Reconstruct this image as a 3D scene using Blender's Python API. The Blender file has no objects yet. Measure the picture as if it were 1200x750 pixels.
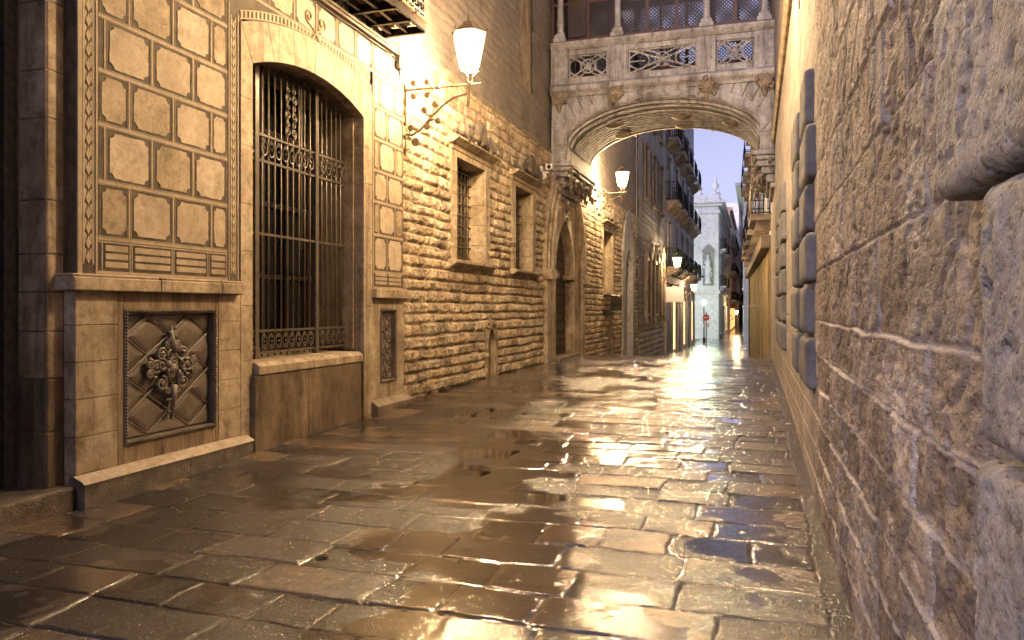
import bpy, bmesh, math, random
import numpy as np
from mathutils import Vector, Matrix
PI = math.pi
R = math.radians
random.seed(7)
S = bpy.context.scene
COL = S.collection

# ------------------------------------------------------------------ camera, sky, sun, exposure
cam = bpy.data.objects.new('camera', bpy.data.cameras.new('camera'))
COL.objects.link(cam); S.camera = cam
cam.location = (0, 0, 1.25)
cam.rotation_euler = (R(90), 0, math.atan(285 / 900.0))
cam.data.sensor_width = 36; cam.data.lens = 27
cam.data.shift_y = -14 / 1200.0
cam.data.clip_start = 0.05; cam.data.clip_end = 2000

W = bpy.data.worlds.new('World'); S.world = W; W.use_nodes = True
wn = W.node_tree.nodes; wl = W.node_tree.links
sky = wn.new('ShaderNodeTexSky'); sky.sky_type = 'NISHITA'; sky.sun_disc = False
SUN_EL, SUN_ROT = R(11.0), R(206)
sky.sun_elevation = SUN_EL; sky.sun_rotation = SUN_ROT
sky.altitude = 0; sky.air_density = 1.0; sky.dust_density = 1.5; sky.ozone_density = 2.5
bg = wn['Background']; bg.inputs['Strength'].default_value = 0.075
hs = wn.new('ShaderNodeHueSaturation'); hs.inputs['Saturation'].default_value = .50
wl.new(sky.outputs['Color'], hs.inputs['Color'])
tint = wn.new('ShaderNodeMix'); tint.data_type = 'RGBA'; tint.blend_type = 'MULTIPLY'; tint.inputs[0].default_value = 1
tint.inputs[7].default_value = (1.0, .89, 1.2, 1)
wl.new(hs.outputs['Color'], tint.inputs[6]); wl.new(tint.outputs[2], bg.inputs['Color'])
sun = bpy.data.objects.new('sun', bpy.data.lights.new('sun', 'SUN'))
COL.objects.link(sun)
sun.data.energy = 1.25; sun.data.angle = R(60); sun.data.color = (.82, .80, 1.0)
sdir = Vector((math.sin(SUN_ROT) * math.cos(SUN_EL), math.cos(SUN_ROT) * math.cos(SUN_EL), math.sin(SUN_EL)))
sun.rotation_euler = sdir.to_track_quat('Z', 'Y').to_euler(); sun.location = (0, 0, 40)
S.view_settings.view_transform = 'Standard'; S.view_settings.look = 'None'
S.view_settings.exposure = 1.25; S.view_settings.gamma = 1
S.render.engine = 'CYCLES'
S.cycles.use_denoising = True
S.cycles.max_bounces = 6; S.cycles.diffuse_bounces = 4; S.cycles.glossy_bounces = 3
S.cycles.sample_clamp_indirect = 6; S.cycles.caustics_reflective = False; S.cycles.caustics_refractive = False

LAMP_COL = (1.0, 0.69, 0.38)
LAMP_L = 85.0        # radiance of a lantern's glass

# ------------------------------------------------------------------ materials
MATS = {}
def _ramp(nt, fac, stops):
    r = nt.nodes.new('ShaderNodeValToRGB'); nt.links.new(fac, r.inputs[0])
    e = r.color_ramp.elements
    while len(e) < len(stops): e.new(0.5)
    for i, (p, c) in enumerate(stops):
        e[i].position = p; e[i].color = (c[0], c[1], c[2], 1)
    return r.outputs[0]
def _noise(nt, co, sc, det=6, rough=.6, dist=0):
    n = nt.nodes.new('ShaderNodeTexNoise'); n.inputs['Scale'].default_value = sc
    n.inputs['Detail'].default_value = det; n.inputs['Roughness'].default_value = rough
    n.inputs['Distortion'].default_value = dist
    nt.links.new(co, n.inputs['Vector']); return n.outputs['Fac']
def _math(nt, op, a, b=None):
    m = nt.nodes.new('ShaderNodeMath'); m.operation = op
    for i, v in enumerate((a, b)):
        if v is None: continue
        if isinstance(v, (int, float)): m.inputs[i].default_value = v
        else: nt.links.new(v, m.inputs[i])
    return m.outputs[0]
def _mix(nt, fac, a, b, mode='MIX'):
    m = nt.nodes.new('ShaderNodeMix'); m.data_type = 'RGBA'; m.blend_type = mode
    for s, v in ((m.inputs[0], fac), (m.inputs[6], a), (m.inputs[7], b)):
        if isinstance(v, (int, float)): s.default_value = v
        elif isinstance(v, tuple): s.default_value = (v[0], v[1], v[2], 1)
        else: nt.links.new(v, s)
    return m.outputs[2]
def newmat(name):
    m = bpy.data.materials.new(name); m.use_nodes = True
    nt = m.node_tree; b = nt.nodes['Principled BSDF']
    tc = nt.nodes.new('ShaderNodeTexCoord')
    MATS[name] = m
    return m, nt, b, tc.outputs['Object']
def scaled(nt, co, s):
    mp = nt.nodes.new('ShaderNodeMapping'); mp.inputs['Scale'].default_value = s
    nt.links.new(co, mp.inputs['Vector']); return mp.outputs[0]
def stone(name, dark, mid, light, sc=1.6, bump=.5, fine=45, rough=.72, pits=True, stretch=(1, 1, 1), stain=.6, bd=.006, spec=.35, attr=None, acol=(.42, .38, .33), tone=False, speck=False, streak=0):
    m, nt, b, co = newmat(name)
    co = scaled(nt, co, stretch)
    n1 = _noise(nt, co, sc, 8, .62, .3); n2 = _noise(nt, co, fine, 6, .7); n3 = _noise(nt, co, sc * 5, 6, .65, .8)
    c = _ramp(nt, n1, [(.3, dark), (.5, mid), (.7, light)])
    c3 = _ramp(nt, n3, [(.3, (.55, .52, .5)), (.52, (1, 1, 1)), (.75, (1.15, 1.12, 1.05))])
    c = _mix(nt, stain, c, c3, 'MULTIPLY')
    c2 = _ramp(nt, n2, [(.3, (.62, .6, .58)), (.5, (1, 1, 1)), (.7, (1.2, 1.2, 1.2))])
    c = _mix(nt, .5, c, c2, 'MULTIPLY')
    if streak:
        sv = _noise(nt, scaled(nt, co, (5, 5, .45)), 1.0, 6, .7, .6)
        c = _mix(nt, streak, c, _ramp(nt, sv, [(.36, (.34, .31, .29)), (.50, (.95, .95, .94)), (.66, (1.15, 1.14, 1.12))]), 'MULTIPLY')
    if speck:
        nv = _noise(nt, scaled(nt, co, (1, .6, 1)), 48, 5, .75, .4)
        c = _mix(nt, 1.0, c, _ramp(nt, nv, [(.36, (.30, .28, .27)), (.44, (.88, .87, .87)), (.58, (1.05, 1.05, 1.05)), (.70, (1.5, 1.5, 1.52))]), 'MULTIPLY')
    if tone:
        ta = nt.nodes.new('ShaderNodeAttribute'); ta.attribute_name = 'tone'
        c = _mix(nt, 1.0, c, _ramp(nt, ta.outputs['Fac'], [(.0, (.55, .53, .54)), (.35, (.98, .90, .80)), (.55, (.92, .97, .98)), (.8, (1.12, 1.06, .98)), (1, (1.38, 1.36, 1.34))]), 'MULTIPLY')
    if attr:
        a = nt.nodes.new('ShaderNodeAttribute'); a.attribute_name = attr
        c = _mix(nt, a.outputs['Fac'], c, _mix(nt, .65, c, acol))
    nt.links.new(c, b.inputs['Base Color'])
    rr = nt.nodes.new('ShaderNodeMapRange'); nt.links.new(n3, rr.inputs[0])
    rr.inputs[3].default_value = rough - .15; rr.inputs[4].default_value = rough + .15
    nt.links.new(rr.outputs[0], b.inputs['Roughness'])
    b.inputs['Specular IOR Level'].default_value = spec
    h = _math(nt, 'ADD', _math(nt, 'MULTIPLY', n2, .5), n3)
    if pits:
        v = nt.nodes.new('ShaderNodeTexVoronoi'); v.inputs['Scale'].default_value = fine * .8
        nt.links.new(co, v.inputs['Vector'])
        p = _math(nt, 'MINIMUM', v.outputs['Distance'], .35)
        h = _math(nt, 'ADD', h, _math(nt, 'MULTIPLY', p, 1.2))
    bp = nt.nodes.new('ShaderNodeBump'); bp.inputs['Strength'].default_value = bump; bp.inputs['Distance'].default_value = bd
    nt.links.new(h, bp.inputs['Height']); nt.links.new(bp.outputs[0], b.inputs['Normal'])
    return m
def plain(name, col, rough=.5, metal=0, var=.35, sc=20, bump=.1, spec=.5):
    m, nt, b, co = newmat(name)
    n = _noise(nt, co, sc, 5, .6)
    c = _ramp(nt, n, [(.3, tuple(x * (1 - var) for x in col)), (.7, tuple(min(1, x * (1 + var)) for x in col))])
    nt.links.new(c, b.inputs['Base Color']); b.inputs['Roughness'].default_value = rough
    b.inputs['Metallic'].default_value = metal; b.inputs['Specular IOR Level'].default_value = spec
    bp = nt.nodes.new('ShaderNodeBump'); bp.inputs['Strength'].default_value = bump; bp.inputs['Distance'].default_value = .003
    nt.links.new(n, bp.inputs['Height']); nt.links.new(bp.outputs[0], b.inputs['Normal'])
    return m
def emit(name, col, st):
    m, nt, b, co = newmat(name)
    b.inputs['Base Color'].default_value = (.8, .7, .5, 1)
    b.inputs['Emission Color'].default_value = (*col, 1); b.inputs['Emission Strength'].default_value = st
    return m
stone('ashlar', (.22, .165, .105), (.41, .33, .23), (.55, .465, .345), 2.3, .6, 60, stain=1.0, streak=.7)
stone('ashlar_damp', (.08, .06, .04), (.19, .145, .095), (.34, .26, .175), 2.4, .5, 50, rough=.45, stain=.9, streak=.7, stretch=(1, 1, .6))
stone('border_stone', (.14, .10, .065), (.29, .215, .14), (.42, .33, .23), 5, .4, 60, stain=.9, stretch=(1, 1.6, .25))
stone('rustic', (.38, .32, .24), (.55, .465, .345), (.68, .59, .455), 2.6, .9, 38, bd=.014, attr='mortar_and_shade', acol=(.10, .08, .055), stain=.85, tone=True, speck=True, streak=.5)  # dark joint filling that also paints shade into the crevices
stone('upper_stone', (.17, .15, .135), (.24, .21, .185), (.31, .27, .235), 1.6, .6, 25, bd=.01)
stone('rough_wall', (.17, .143, .122), (.335, .288, .248), (.53, .475, .42), 3.4, 1.0, 75, tone=True, speck=True, acol=(.66, .60, .56), rough=.75, stretch=(1, .55, 1.1), bd=.010, stain=1.0, attr='mortar_and_shade')
stone('quoin_stone', (.22, .205, .20), (.36, .34, .33), (.50, .475, .46), 5, 1.0, 110, bd=.009, stain=.9, speck=True)
stone('bridge_stone', (.20, .19, .19), (.37, .365, .39), (.47, .465, .49), 1.7, .45, 40, stain=.9, streak=.8)
stone('quoin_shaded', (.09, .09, .095), (.15, .148, .15), (.22, .215, .215), 4, .9, 90, bd=.006)  # blue-grey shade of faces turned from the lantern, put into the colour
stone('carved_stone', (.16, .13, .10), (.27, .22, .17), (.38, .32, .25), 3, .6, 50)
stone('crest_stone', (.07, .058, .05), (.14, .115, .095), (.24, .2, .16), 3, .6, 50)
stone('kerb_stone', (.07, .06, .05), (.14, .115, .09), (.24, .2, .155), 7, 1.0, 60, bd=.012, rough=.5)
stone('plaster_light', (.30, .24, .17), (.41, .335, .24), (.49, .41, .30), 3, .35, 70, pits=False, bd=.003)
stone('plaster_frame', (.30, .24, .17), (.38, .31, .22), (.45, .37, .27), 3, .2, 70, pits=False, bd=.003)
stone('plaster_worn', (.20, .155, .10), (.34, .27, .18), (.44, .36, .255), 4, .5, 60, bd=.004, stain=.9)
stone('plaster_pale', (.33, .27, .19), (.46, .385, .285), (.54, .46, .35), 5, .35, 60, bd=.004, stain=.7)
stone('plaster_dark', (.055, .042, .03), (.09, .07, .05), (.15, .12, .085), 9, .2, 70, pits=False, bd=.003)
stone('far_white', (.66, .67, .69), (.76, .77, .79), (.82, .83, .85), .6, .1, 10, pits=False)
stone('far_pink', (.40, .27, .22), (.48, .34, .28), (.55, .42, .35), .6, .1, 10, pits=False)
stone('far_grey', (.24, .24, .24), (.33, .33, .33), (.42, .42, .41), .8, .2, 12)
stone('hoarding', (.25, .19, .08), (.34, .26, .12), (.42, .33, .17), 1.2, .15, 30, pits=False)
stone('panel_stone', (.10, .085, .07), (.17, .14, .11), (.24, .2, .155), 5, .3, 60, pits=False, rough=.42, bd=.003, spec=.5)
plain('iron', (.03, .026, .023), .42, .6)
plain('iron_grey', (.15, .13, .105), .38, .45)
plain('iron_warm', (.16, .12, .08), .5, .4)
plain('wood_dark', (.035, .022, .016), .45)
plain('wood_red', (.07, .03, .022), .5)
plain('glass_dark', (.012, .012, .014), .08, 0, .1, 3, .05)
plain('curtain', (.018, .022, .02), .7)
plain('white_paint', (.6, .6, .6), .5)
plain('tile', (.32, .18, .09), .7)
plain('green_paint', (.02, .05, .025), .5)
plain('red_paint', (.55, .03, .02), .4)
plain('leaf', (.035, .07, .02), .6)
plain('grey_slab', (.12, .12, .12), .5)
emit('bulb_glow', LAMP_COL, LAMP_L * 23)
emit('bulb_glow_strong', LAMP_COL, LAMP_L * 36)
emit('bulb_glow_medium', LAMP_COL, LAMP_L * 40)
emit('bulb_glow_soft', LAMP_COL, LAMP_L * 12)
def lamp_glass():
    m, nt, b, co = newmat('lamp_glass')
    nt.nodes.remove(b); out = nt.nodes['Material Output']
    t = nt.nodes.new('ShaderNodeBsdfTransparent'); e = nt.nodes.new('ShaderNodeEmission'); a = nt.nodes.new('ShaderNodeAddShader')
    t.inputs[0].default_value = (.82, .80, .76, 1)
    e.inputs[0].default_value = (1, .80, .50, 1); e.inputs[1].default_value = 1.7
    nt.links.new(t.outputs[0], a.inputs[0]); nt.links.new(e.outputs[0], a.inputs[1]); nt.links.new(a.outputs[0], out.inputs['Surface'])
lamp_glass()
emit('lamp_glow_green', (.75, 1.0, .62), 220)
emit('shop_glow', (1.0, .66, .25), .9)
emit('window_glow', (1.0, .55, .18), .7)
# dim glass beyond the lantern for lattice back
def wet_paving():
    m, nt, b, co = newmat('wet_paving')
    wet = nt.nodes.new('ShaderNodeAttribute'); wet.attribute_name = 'wet'
    sid = nt.nodes.new('ShaderNodeAttribute'); sid.attribute_name = 'tone'
    joint = nt.nodes.new('ShaderNodeAttribute'); joint.attribute_name = 'joint'
    n1 = _noise(nt, co, 1.4, 7, .65, .5); n2 = _noise(nt, co, 130, 4, .7); n3 = _noise(nt, co, 24, 6, .65, .3)
    f = _math(nt, 'ADD', _math(nt, 'MULTIPLY', n1, .55), _math(nt, 'MULTIPLY', sid.outputs['Fac'], .45))
    c = _ramp(nt, f, [(.25, (.007, .007, .008)), (.40, (.022, .020, .021)), (.54, (.055, .050, .048)), (.64, (.11, .09, .075)), (.74, (.21, .135, .07))])
    c2 = _ramp(nt, n3, [(.3, (.6, .6, .6)), (.55, (1, 1, 1)), (.75, (1.25, 1.2, 1.15))])
    c = _mix(nt, .8, c, c2, 'MULTIPLY')
    c = _mix(nt, joint.outputs['Fac'], c, _mix(nt, .35, (.035, .030, .027), c))
    c = _mix(nt, _math(nt, 'MULTIPLY', wet.outputs['Fac'], .65), c, (.012, .010, .008))
    nt.links.new(c, b.inputs['Base Color'])
    # roughness: puddles are mirrors, damp stone is glossy in patches
    r = nt.nodes.new('ShaderNodeMapRange'); nt.links.new(n3, r.inputs[0])
    r.inputs[1].default_value = .3; r.inputs[2].default_value = .7
    r.inputs[3].default_value = .06; r.inputs[4].default_value = .30
    rw = nt.nodes.new('ShaderNodeMix'); rw.data_type = 'FLOAT'
    nt.links.new(wet.outputs['Fac'], rw.inputs[0]); nt.links.new(r.outputs[0], rw.inputs[2]); rw.inputs[3].default_value = .035
    nt.links.new(rw.outputs[0], b.inputs['Roughness'])
    b.inputs['Specular IOR Level'].default_value = .75
    v = nt.nodes.new('ShaderNodeTexVoronoi'); v.inputs['Scale'].default_value = 95
    nt.links.new(co, v.inputs['Vector'])
    h = _math(nt, 'ADD', _math(nt, 'MULTIPLY', n3, 1.9), _math(nt, 'ADD', _math(nt, 'MULTIPLY', n2, .5), _math(nt, 'MULTIPLY', v.outputs['Distance'], .7)))
    inv = _math(nt, 'SUBTRACT', 1.0, wet.outputs['Fac'])
    bp = nt.nodes.new('ShaderNodeBump'); bp.inputs['Distance'].default_value = .0046
    nt.links.new(_math(nt, 'ADD', _math(nt, 'MULTIPLY', inv, .95), .012), bp.inputs['Strength'])
    nt.links.new(h, bp.inputs['Height']); nt.links.new(bp.outputs[0], b.inputs['Normal'])
    nt.links.new(_math(nt, 'ADD', .38, _math(nt, 'MULTIPLY', wet.outputs['Fac'], .62)), b.inputs['Coat Weight']); b.inputs['Coat IOR'].default_value = 2.1
    cr = nt.nodes.new('ShaderNodeMix'); cr.data_type = 'FLOAT'
    nt.links.new(wet.outputs['Fac'], cr.inputs[0]); nt.links.new(_math(nt, 'MULTIPLY', r.outputs[0], .85), cr.inputs[2]); cr.inputs[3].default_value = .03
    nt.links.new(cr.outputs[0], b.inputs['Coat Roughness'])
    nt.links.new(bp.outputs[0], b.inputs['Coat Normal'])
    return m
wet_paving()

# ------------------------------------------------------------------ builders
def wloc(o):
    v = Vector((0, 0, 0))
    while o is not None: v = v + o.location; o = o.parent
    return v
def tag(o, label=None, cat=None, group=None, kind=None):
    if label: o['label'] = label
    if cat: o['category'] = cat
    if group: o['group'] = group
    if kind: o['kind'] = kind
    return o
def thing(name, loc, label, cat, group=None):
    o = bpy.data.objects.new(name, None); COL.objects.link(o); o.location = loc; o.empty_display_size = .2
    return tag(o, label, cat, group)
class MB:
    def __init__(s): s.v = []; s.f = []; s.m = []; s.cur = 0
    def add(s, vs, fs):
        n = len(s.v); s.v += [tuple(p) for p in vs]
        for f in fs: s.f.append(tuple(i + n for i in f)); s.m.append(s.cur)
    def box(s, x0, x1, y0, y1, z0, z1):
        x0, x1 = min(x0, x1), max(x0, x1); y0, y1 = min(y0, y1), max(y0, y1); z0, z1 = min(z0, z1), max(z0, z1)
        s.add([(x, y, z) for x in (x0, x1) for y in (y0, y1) for z in (z0, z1)],
              [(0, 1, 3, 2), (4, 6, 7, 5), (0, 4, 5, 1), (2, 3, 7, 6), (0, 2, 6, 4), (1, 5, 7, 3)])
    def prism(s, pts, axis, a, b):
        """polygon pts in the plane across axis ('x': (y,z), 'y': (x,z), 'z': (x,y)) extruded a..b"""
        n = len(pts)
        def P(p, t): return {'x': (t, p[0], p[1]), 'y': (p[0], t, p[1]), 'z': (p[0], p[1], t)}[axis]
        s.add([P(p, a) for p in pts] + [P(p, b) for p in pts],
              [tuple(range(n))[::-1], tuple(range(n, 2 * n))] + [(i, (i + 1) % n, n + (i + 1) % n, n + i) for i in range(n)])
    def band(s, inner, outer, axis, a, b, closed=False):
        """strip between two polylines with equal counts, extruded a..b"""
        n = len(inner)
        rng = range(n if closed else n - 1)
        for i in rng:
            j = (i + 1) % n
            s.prism([inner[i], inner[j], outer[j], outer[i]], axis, a, b)
    def tube(s, pts, r, k=8, caps=True):
        pts = [Vector(p) for p in pts]; n = len(pts)
        rs = r if isinstance(r, (list, tuple)) else [r] * n
        t0 = (pts[1] - pts[0]).normalized()
        up = Vector((0, 0, 1)) if abs(t0.z) < .9 else Vector((1, 0, 0))
        nx = t0.cross(up).normalized(); vs = []
        for i in range(n):
            t = (pts[min(i + 1, n - 1)] - pts[max(i - 1, 0)])
            t = t.normalized() if t.length > 1e-9 else t0
            nx = (nx - t * nx.dot(t)).normalized(); ny = t.cross(nx)
            for j in range(k):
                a = 2 * PI * j / k
                vs.append(pts[i] + (nx * math.cos(a) + ny * math.sin(a)) * rs[i])
        fs = [(i * k + j, i * k + (j + 1) % k, (i + 1) * k + (j + 1) % k, (i + 1) * k + j) for i in range(n - 1) for j in range(k)]
        if caps: fs += [tuple(range(k))[::-1], tuple((n - 1) * k + j for j in range(k))]
        s.add(vs, fs)
    def lathe(s, c, prof, k=12, axis='z'):
        vs = []
        for r, h in prof:
            for j in range(k):
                a = 2 * PI * j / k; p = (r * math.cos(a), r * math.sin(a), h)
                if axis == 'x': p = (h, p[0], p[1])
                if axis == 'y': p = (p[0], h, p[1])
                vs.append((c[0] + p[0], c[1] + p[1], c[2] + p[2]))
        n = len(prof)
        fs = [(i * k + j, i * k + (j + 1) % k, (i + 1) * k + (j + 1) % k, (i + 1) * k + j) for i in range(n - 1) for j in range(k)]
        fs += [tuple(range(k))[::-1], tuple((n - 1) * k + j for j in range(k))]
        s.add(vs, fs)
    def ball(s, c, r, k=8, sx=1, sy=1, sz=1):
        vs = []; fs = []; m = k // 2 + 1
        for i in range(1, m):
            ph = PI * i / m
            for j in range(k):
                a = 2 * PI * j / k
                vs.append((c[0] + r * sx * math.sin(ph) * math.cos(a), c[1] + r * sy * math.sin(ph) * math.sin(a), c[2] + r * sz * math.cos(ph)))
        for i in range(m - 2):
            for j in range(k): fs.append((i * k + j, (i + 1) * k + j, (i + 1) * k + (j + 1) % k, i * k + (j + 1) % k))
        n = len(vs); vs += [(c[0], c[1], c[2] + r * sz), (c[0], c[1], c[2] - r * sz)]
        for j in range(k):
            fs.append((n, j, (j + 1) % k)); fs.append((n + 1, (m - 2) * k + (j + 1) % k, (m - 2) * k + j))
        s.add(vs, fs)
    def scroll(s, c, r, tr, turns=1.4, a0=0, d=1, plane='x', flat=0):
        """spiral rod in the plane across 'plane', ends curled to centre c"""
        pts = []
        n = int(14 * turns) + 4
        for i in range(n + 1):
            t = i / n; a = a0 + d * t * turns * 2 * PI; rr = r * (1 - .78 * t)
            u, w = rr * math.cos(a), rr * math.sin(a)
            pts.append((c[0], c[1] + u, c[2] + w) if plane == 'x' else (c[0] + u, c[1], c[2] + w))
        s.tube(pts, tr, 6)
    def build(s, name, mats, parent=None, bevel=0, smooth=False, seg=2):
        me = bpy.data.meshes.new(name)
        off = wloc(parent) if parent else Vector((0, 0, 0))
        me.from_pydata([(p[0] - off.x, p[1] - off.y, p[2] - off.z) for p in s.v], [], s.f)
        for m in (mats if isinstance(mats, (list, tuple)) else [mats]): me.materials.append(MATS[m])
        me.polygons.foreach_set('material_index', s.m)
        o = bpy.data.objects.new(name, me); COL.objects.link(o)
        if parent: o.parent = parent
        bm = bmesh.new(); bm.from_mesh(me); bmesh.ops.recalc_face_normals(bm, faces=bm.faces); bm.to_mesh(me); bm.free()
        if smooth:
            me.polygons.foreach_set('use_smooth', [True] * len(me.polygons))
        if bevel:
            b = o.modifiers.new('bevel', 'BEVEL'); b.width = bevel; b.segments = seg; b.limit_method = 'ANGLE'; b.angle_limit = R(40)
        return o
def split_by(o, key):
    """give every repeated piece of a part a mesh of its own; key(centre) groups loose bits"""
    me = o.data; n = len(me.vertices); par = list(range(n))
    def find(a):
        while par[a] != a: par[a] = par[par[a]]; a = par[a]
        return a
    for p in me.polygons:
        v = p.vertices; a = find(v[0])
        for q in v[1:]:
            b = find(q)
            if b != a: par[b] = a
    off = wloc(o); lo = {}; hi = {}
    for v in me.vertices:
        k = find(v.index); c = v.co + off
        if k not in lo: lo[k] = c.copy(); hi[k] = c.copy()
        else:
            for t in range(3): lo[k][t] = min(lo[k][t], c[t]); hi[k][t] = max(hi[k][t], c[t])
    gk = {k: key((lo[k] + hi[k]) / 2) for k in lo}
    keys = sorted(set(gk.values()), key=str)
    if len(keys) < 2: return
    sm = len(me.polygons) and me.polygons[0].use_smooth
    faces = {k: [] for k in keys}
    for p in me.polygons: faces[gk[find(p.vertices[0])]].append(tuple(p.vertices))
    for i, k in enumerate(keys):
        used = sorted({v for f in faces[k] for v in f}); ix = {v: j for j, v in enumerate(used)}
        m2 = bpy.data.meshes.new(me.name.split('.')[0])
        m2.from_pydata([me.vertices[v].co[:] for v in used], [], [tuple(ix[v] for v in f) for f in faces[k]])
        for mt in me.materials: m2.materials.append(mt)
        if sm: m2.polygons.foreach_set('use_smooth', [True] * len(m2.polygons))
        if i == 0: t = o
        else: t = o.copy(); COL.objects.link(t)
        t.data = m2
def nearest(*vals):
    return lambda c, ax: min(range(len(vals)), key=lambda i: abs(vals[i] - c[ax]))
def copy_tree(o, parent=None):
    c = o.copy(); COL.objects.link(c)
    if parent is not None: c.parent = parent
    for ch in o.children: copy_tree(ch, c)
    return c

# ------------------------------------------------------------------ numpy noise and stone courses
def _hash(i, j, seed):
    h = (i.astype(np.int64) * 374761393 + j.astype(np.int64) * 668265263 + seed * 974634777) & 0x7fffffff
    h = ((h ^ (h >> 13)) * 1274126177) & 0x7fffffff
    h = (h ^ (h >> 16)) & 0xffffff
    return h / float(0xffffff)
def vnoise(x, y, seed=0):
    xi = np.floor(x); yi = np.floor(y); fx = x - xi; fy = y - yi
    fx = fx * fx * (3 - 2 * fx); fy = fy * fy * (3 - 2 * fy)
    a = _hash(xi, yi, seed); b = _hash(xi + 1, yi, seed); c = _hash(xi, yi + 1, seed); d = _hash(xi + 1, yi + 1, seed)
    return (a * (1 - fx) + b * fx) * (1 - fy) + (c * (1 - fx) + d * fx) * fy
def fbm(x, y, octv=4, seed=0, gain=.5):
    s = 0; a = 1; t = 0
    for k in range(octv):
        s = s + a * (vnoise(x * 2 ** k, y * 2 ** k, seed + k * 17) - .5); t += a; a *= gain
    return s / t * 2
def vnoise3(x, y, z, seed=0):
    zi = np.floor(z); f = z - zi; f = f * f * (3 - 2 * f)
    a = np.zeros_like(x); 
    for s_, w in ((0, 1 - f), (1, f)):
        k = zi + s_
        # shift each layer by a hashed offset so layers are unrelated
        ox = _hash(k, k * 0 + 7., seed) * 97; oy = _hash(k, k * 0 + 11., seed) * 89
        a = a + vnoise(x + np.floor(ox), y + np.floor(oy), seed + 3) * w
    return a
def fbm3(x, y, z, octv=4, seed=0, gain=.5):
    s = 0; a = 1; t = 0
    for k in range(octv):
        s = s + a * (vnoise3(x * 2 ** k, y * 2 ** k, z * 2 ** k, seed + k * 17) - .5); t += a; a *= gain
    return s / t * 2
def courses(U, V, heights, l0, l1, seed):
    """U along a course, V across courses. heights: course boundaries. -> (du, dv, row, stone id hash)"""
    rng = np.random.RandomState(seed)
    row = np.clip(np.searchsorted(heights, V) - 1, 0, len(heights) - 2)
    dv = np.minimum(V - heights[row], heights[row + 1] - V)
    du = np.zeros_like(U); sid = np.zeros_like(U); cu = np.zeros_like(U)
    u0, u1 = U.min() - 1, U.max() + 1
    for r in range(len(heights) - 1):
        n = int((u1 - u0) / l0) + 3
        b = u0 - rng.rand() * l1 + np.concatenate([[0], np.cumsum(l0 + (l1 - l0) * rng.rand(n))])
        m = row == r
        if not m.any(): continue
        u = U[m]; k = np.clip(np.searchsorted(b, u) - 1, 0, len(b) - 2)
        du[m] = np.minimum(u - b[k], b[k + 1] - u); cu[m] = (u - (b[k] + b[k + 1]) / 2)
        sid[m] = _hash(k + 0., np.full(k.shape, float(r)), seed)
    cv = V - (heights[row] + heights[row + 1]) / 2
    return du, dv, row, sid, cu, cv
def smooth(a, b, x):
    t = np.clip((x - a) / (b - a), 0, 1); return t * t * (3 - 2 * t)
def grid_obj(name, P, mat, parent=None, keep=None, attrs=None, kind=None):
    """P: array (n, m, 3). keep: bool (n-1, m-1)"""
    n, m, _ = P.shape
    idx = np.arange(n * m).reshape(n, m)
    q = np.stack([idx[:-1, :-1], idx[1:, :-1], idx[1:, 1:], idx[:-1, 1:]], -1)
    q = q[keep] if keep is not None else q.reshape(-1, 4)
    off = wloc(parent) if parent else Vector((0, 0, 0))
    co = (P.reshape(-1, 3) - np.array(off)).astype(np.float32)
    me = bpy.data.meshes.new(name)
    me.vertices.add(n * m); me.vertices.foreach_set('co', co.ravel())
    me.loops.add(q.size); me.loops.foreach_set('vertex_index', q.ravel().astype(np.int32))
    me.polygons.add(len(q)); me.polygons.foreach_set('loop_start', np.arange(0, q.size, 4, dtype=np.int32))
    me.polygons.foreach_set('use_smooth', np.ones(len(q), dtype=bool))
    me.update(calc_edges=True); me.validate()
    for k, a in (attrs or {}).items():
        at = me.attributes.new(k, 'FLOAT', 'POINT'); at.data.foreach_set('value', a.ravel().astype(np.float32))
    me.materials.append(MATS[mat])
    o = bpy.data.objects.new(name, me); COL.objects.link(o)
    if parent: o.parent = parent
    if kind: o['kind'] = kind
    return o

# ------------------------------------------------------------------ ground
GY = [-60, 4.2, 6, 9.7, 13, 18.5, 20, 22, 26, 32, 40, 50, 60, 100, 400]
GZ = [-.16, -.15, -.10, -.02, 0, 0, -.02, -.12, -.42, -.75, -1.15, -1.42, -1.6, -1.7, -1.75]
def gz(y): return np.interp(y, GY, GZ)
ys = np.concatenate([np.linspace(-14, 1.4, 120), np.exp(np.arange(math.log(1.4), math.log(46), .0025)), np.linspace(46.2, 200, 160)])
xs = np.linspace(-4.78, .62, 500)
X, Y = np.meshgrid(xs, ys, indexing='ij')
wx = X + .05 * fbm(X * 1.3, Y * 1.3, 3, 5) + .012 * fbm(X * 9, Y * 9, 2, 8)
wy = Y + .06 * fbm(X * 1.1, Y * 1.1, 3, 11) + .012 * fbm(X * 9, Y * 9, 2, 14)
rng = np.random.RandomState(3)
hb = -16 + np.concatenate([[0], np.cumsum(.29 + .12 * rng.rand(640))])
du, dv, row, sid, cu, cv = courses(wx, wy, hb, .34, .78, 21)
border = X > .31
du = np.where(border, np.abs(wx - .31) * 3, np.minimum(du, np.abs(.31 - wx) * 2.2))
dv = np.where(border, .2, dv)
sid = np.where(border, .45, sid)
d = np.minimum(du, dv)
sid2 = _hash(np.floor(sid * 9973), np.floor(sid * 7919), 3)
sid3 = _hash(np.floor(sid * 7717), np.floor(sid * 9311), 5)
jw = .006 + .006 * fbm(X * 4, Y * 4, 3, 40)
edge = smooth(jw * .4, jw * 1.4 + .007, d)
h = -.012 + .012 * edge
h += np.where(border, 0, (sid - .5) * .008 + cu * (sid2 - .5) * .022 + cv * (sid3 - .5) * .030) * smooth(0, .012, d)
h += .0045 * fbm(X * 2.1, Y * 2.1, 3, 50) + .0022 * fbm(X * 13, Y * 13, 5, 60, .65) * edge
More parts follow.
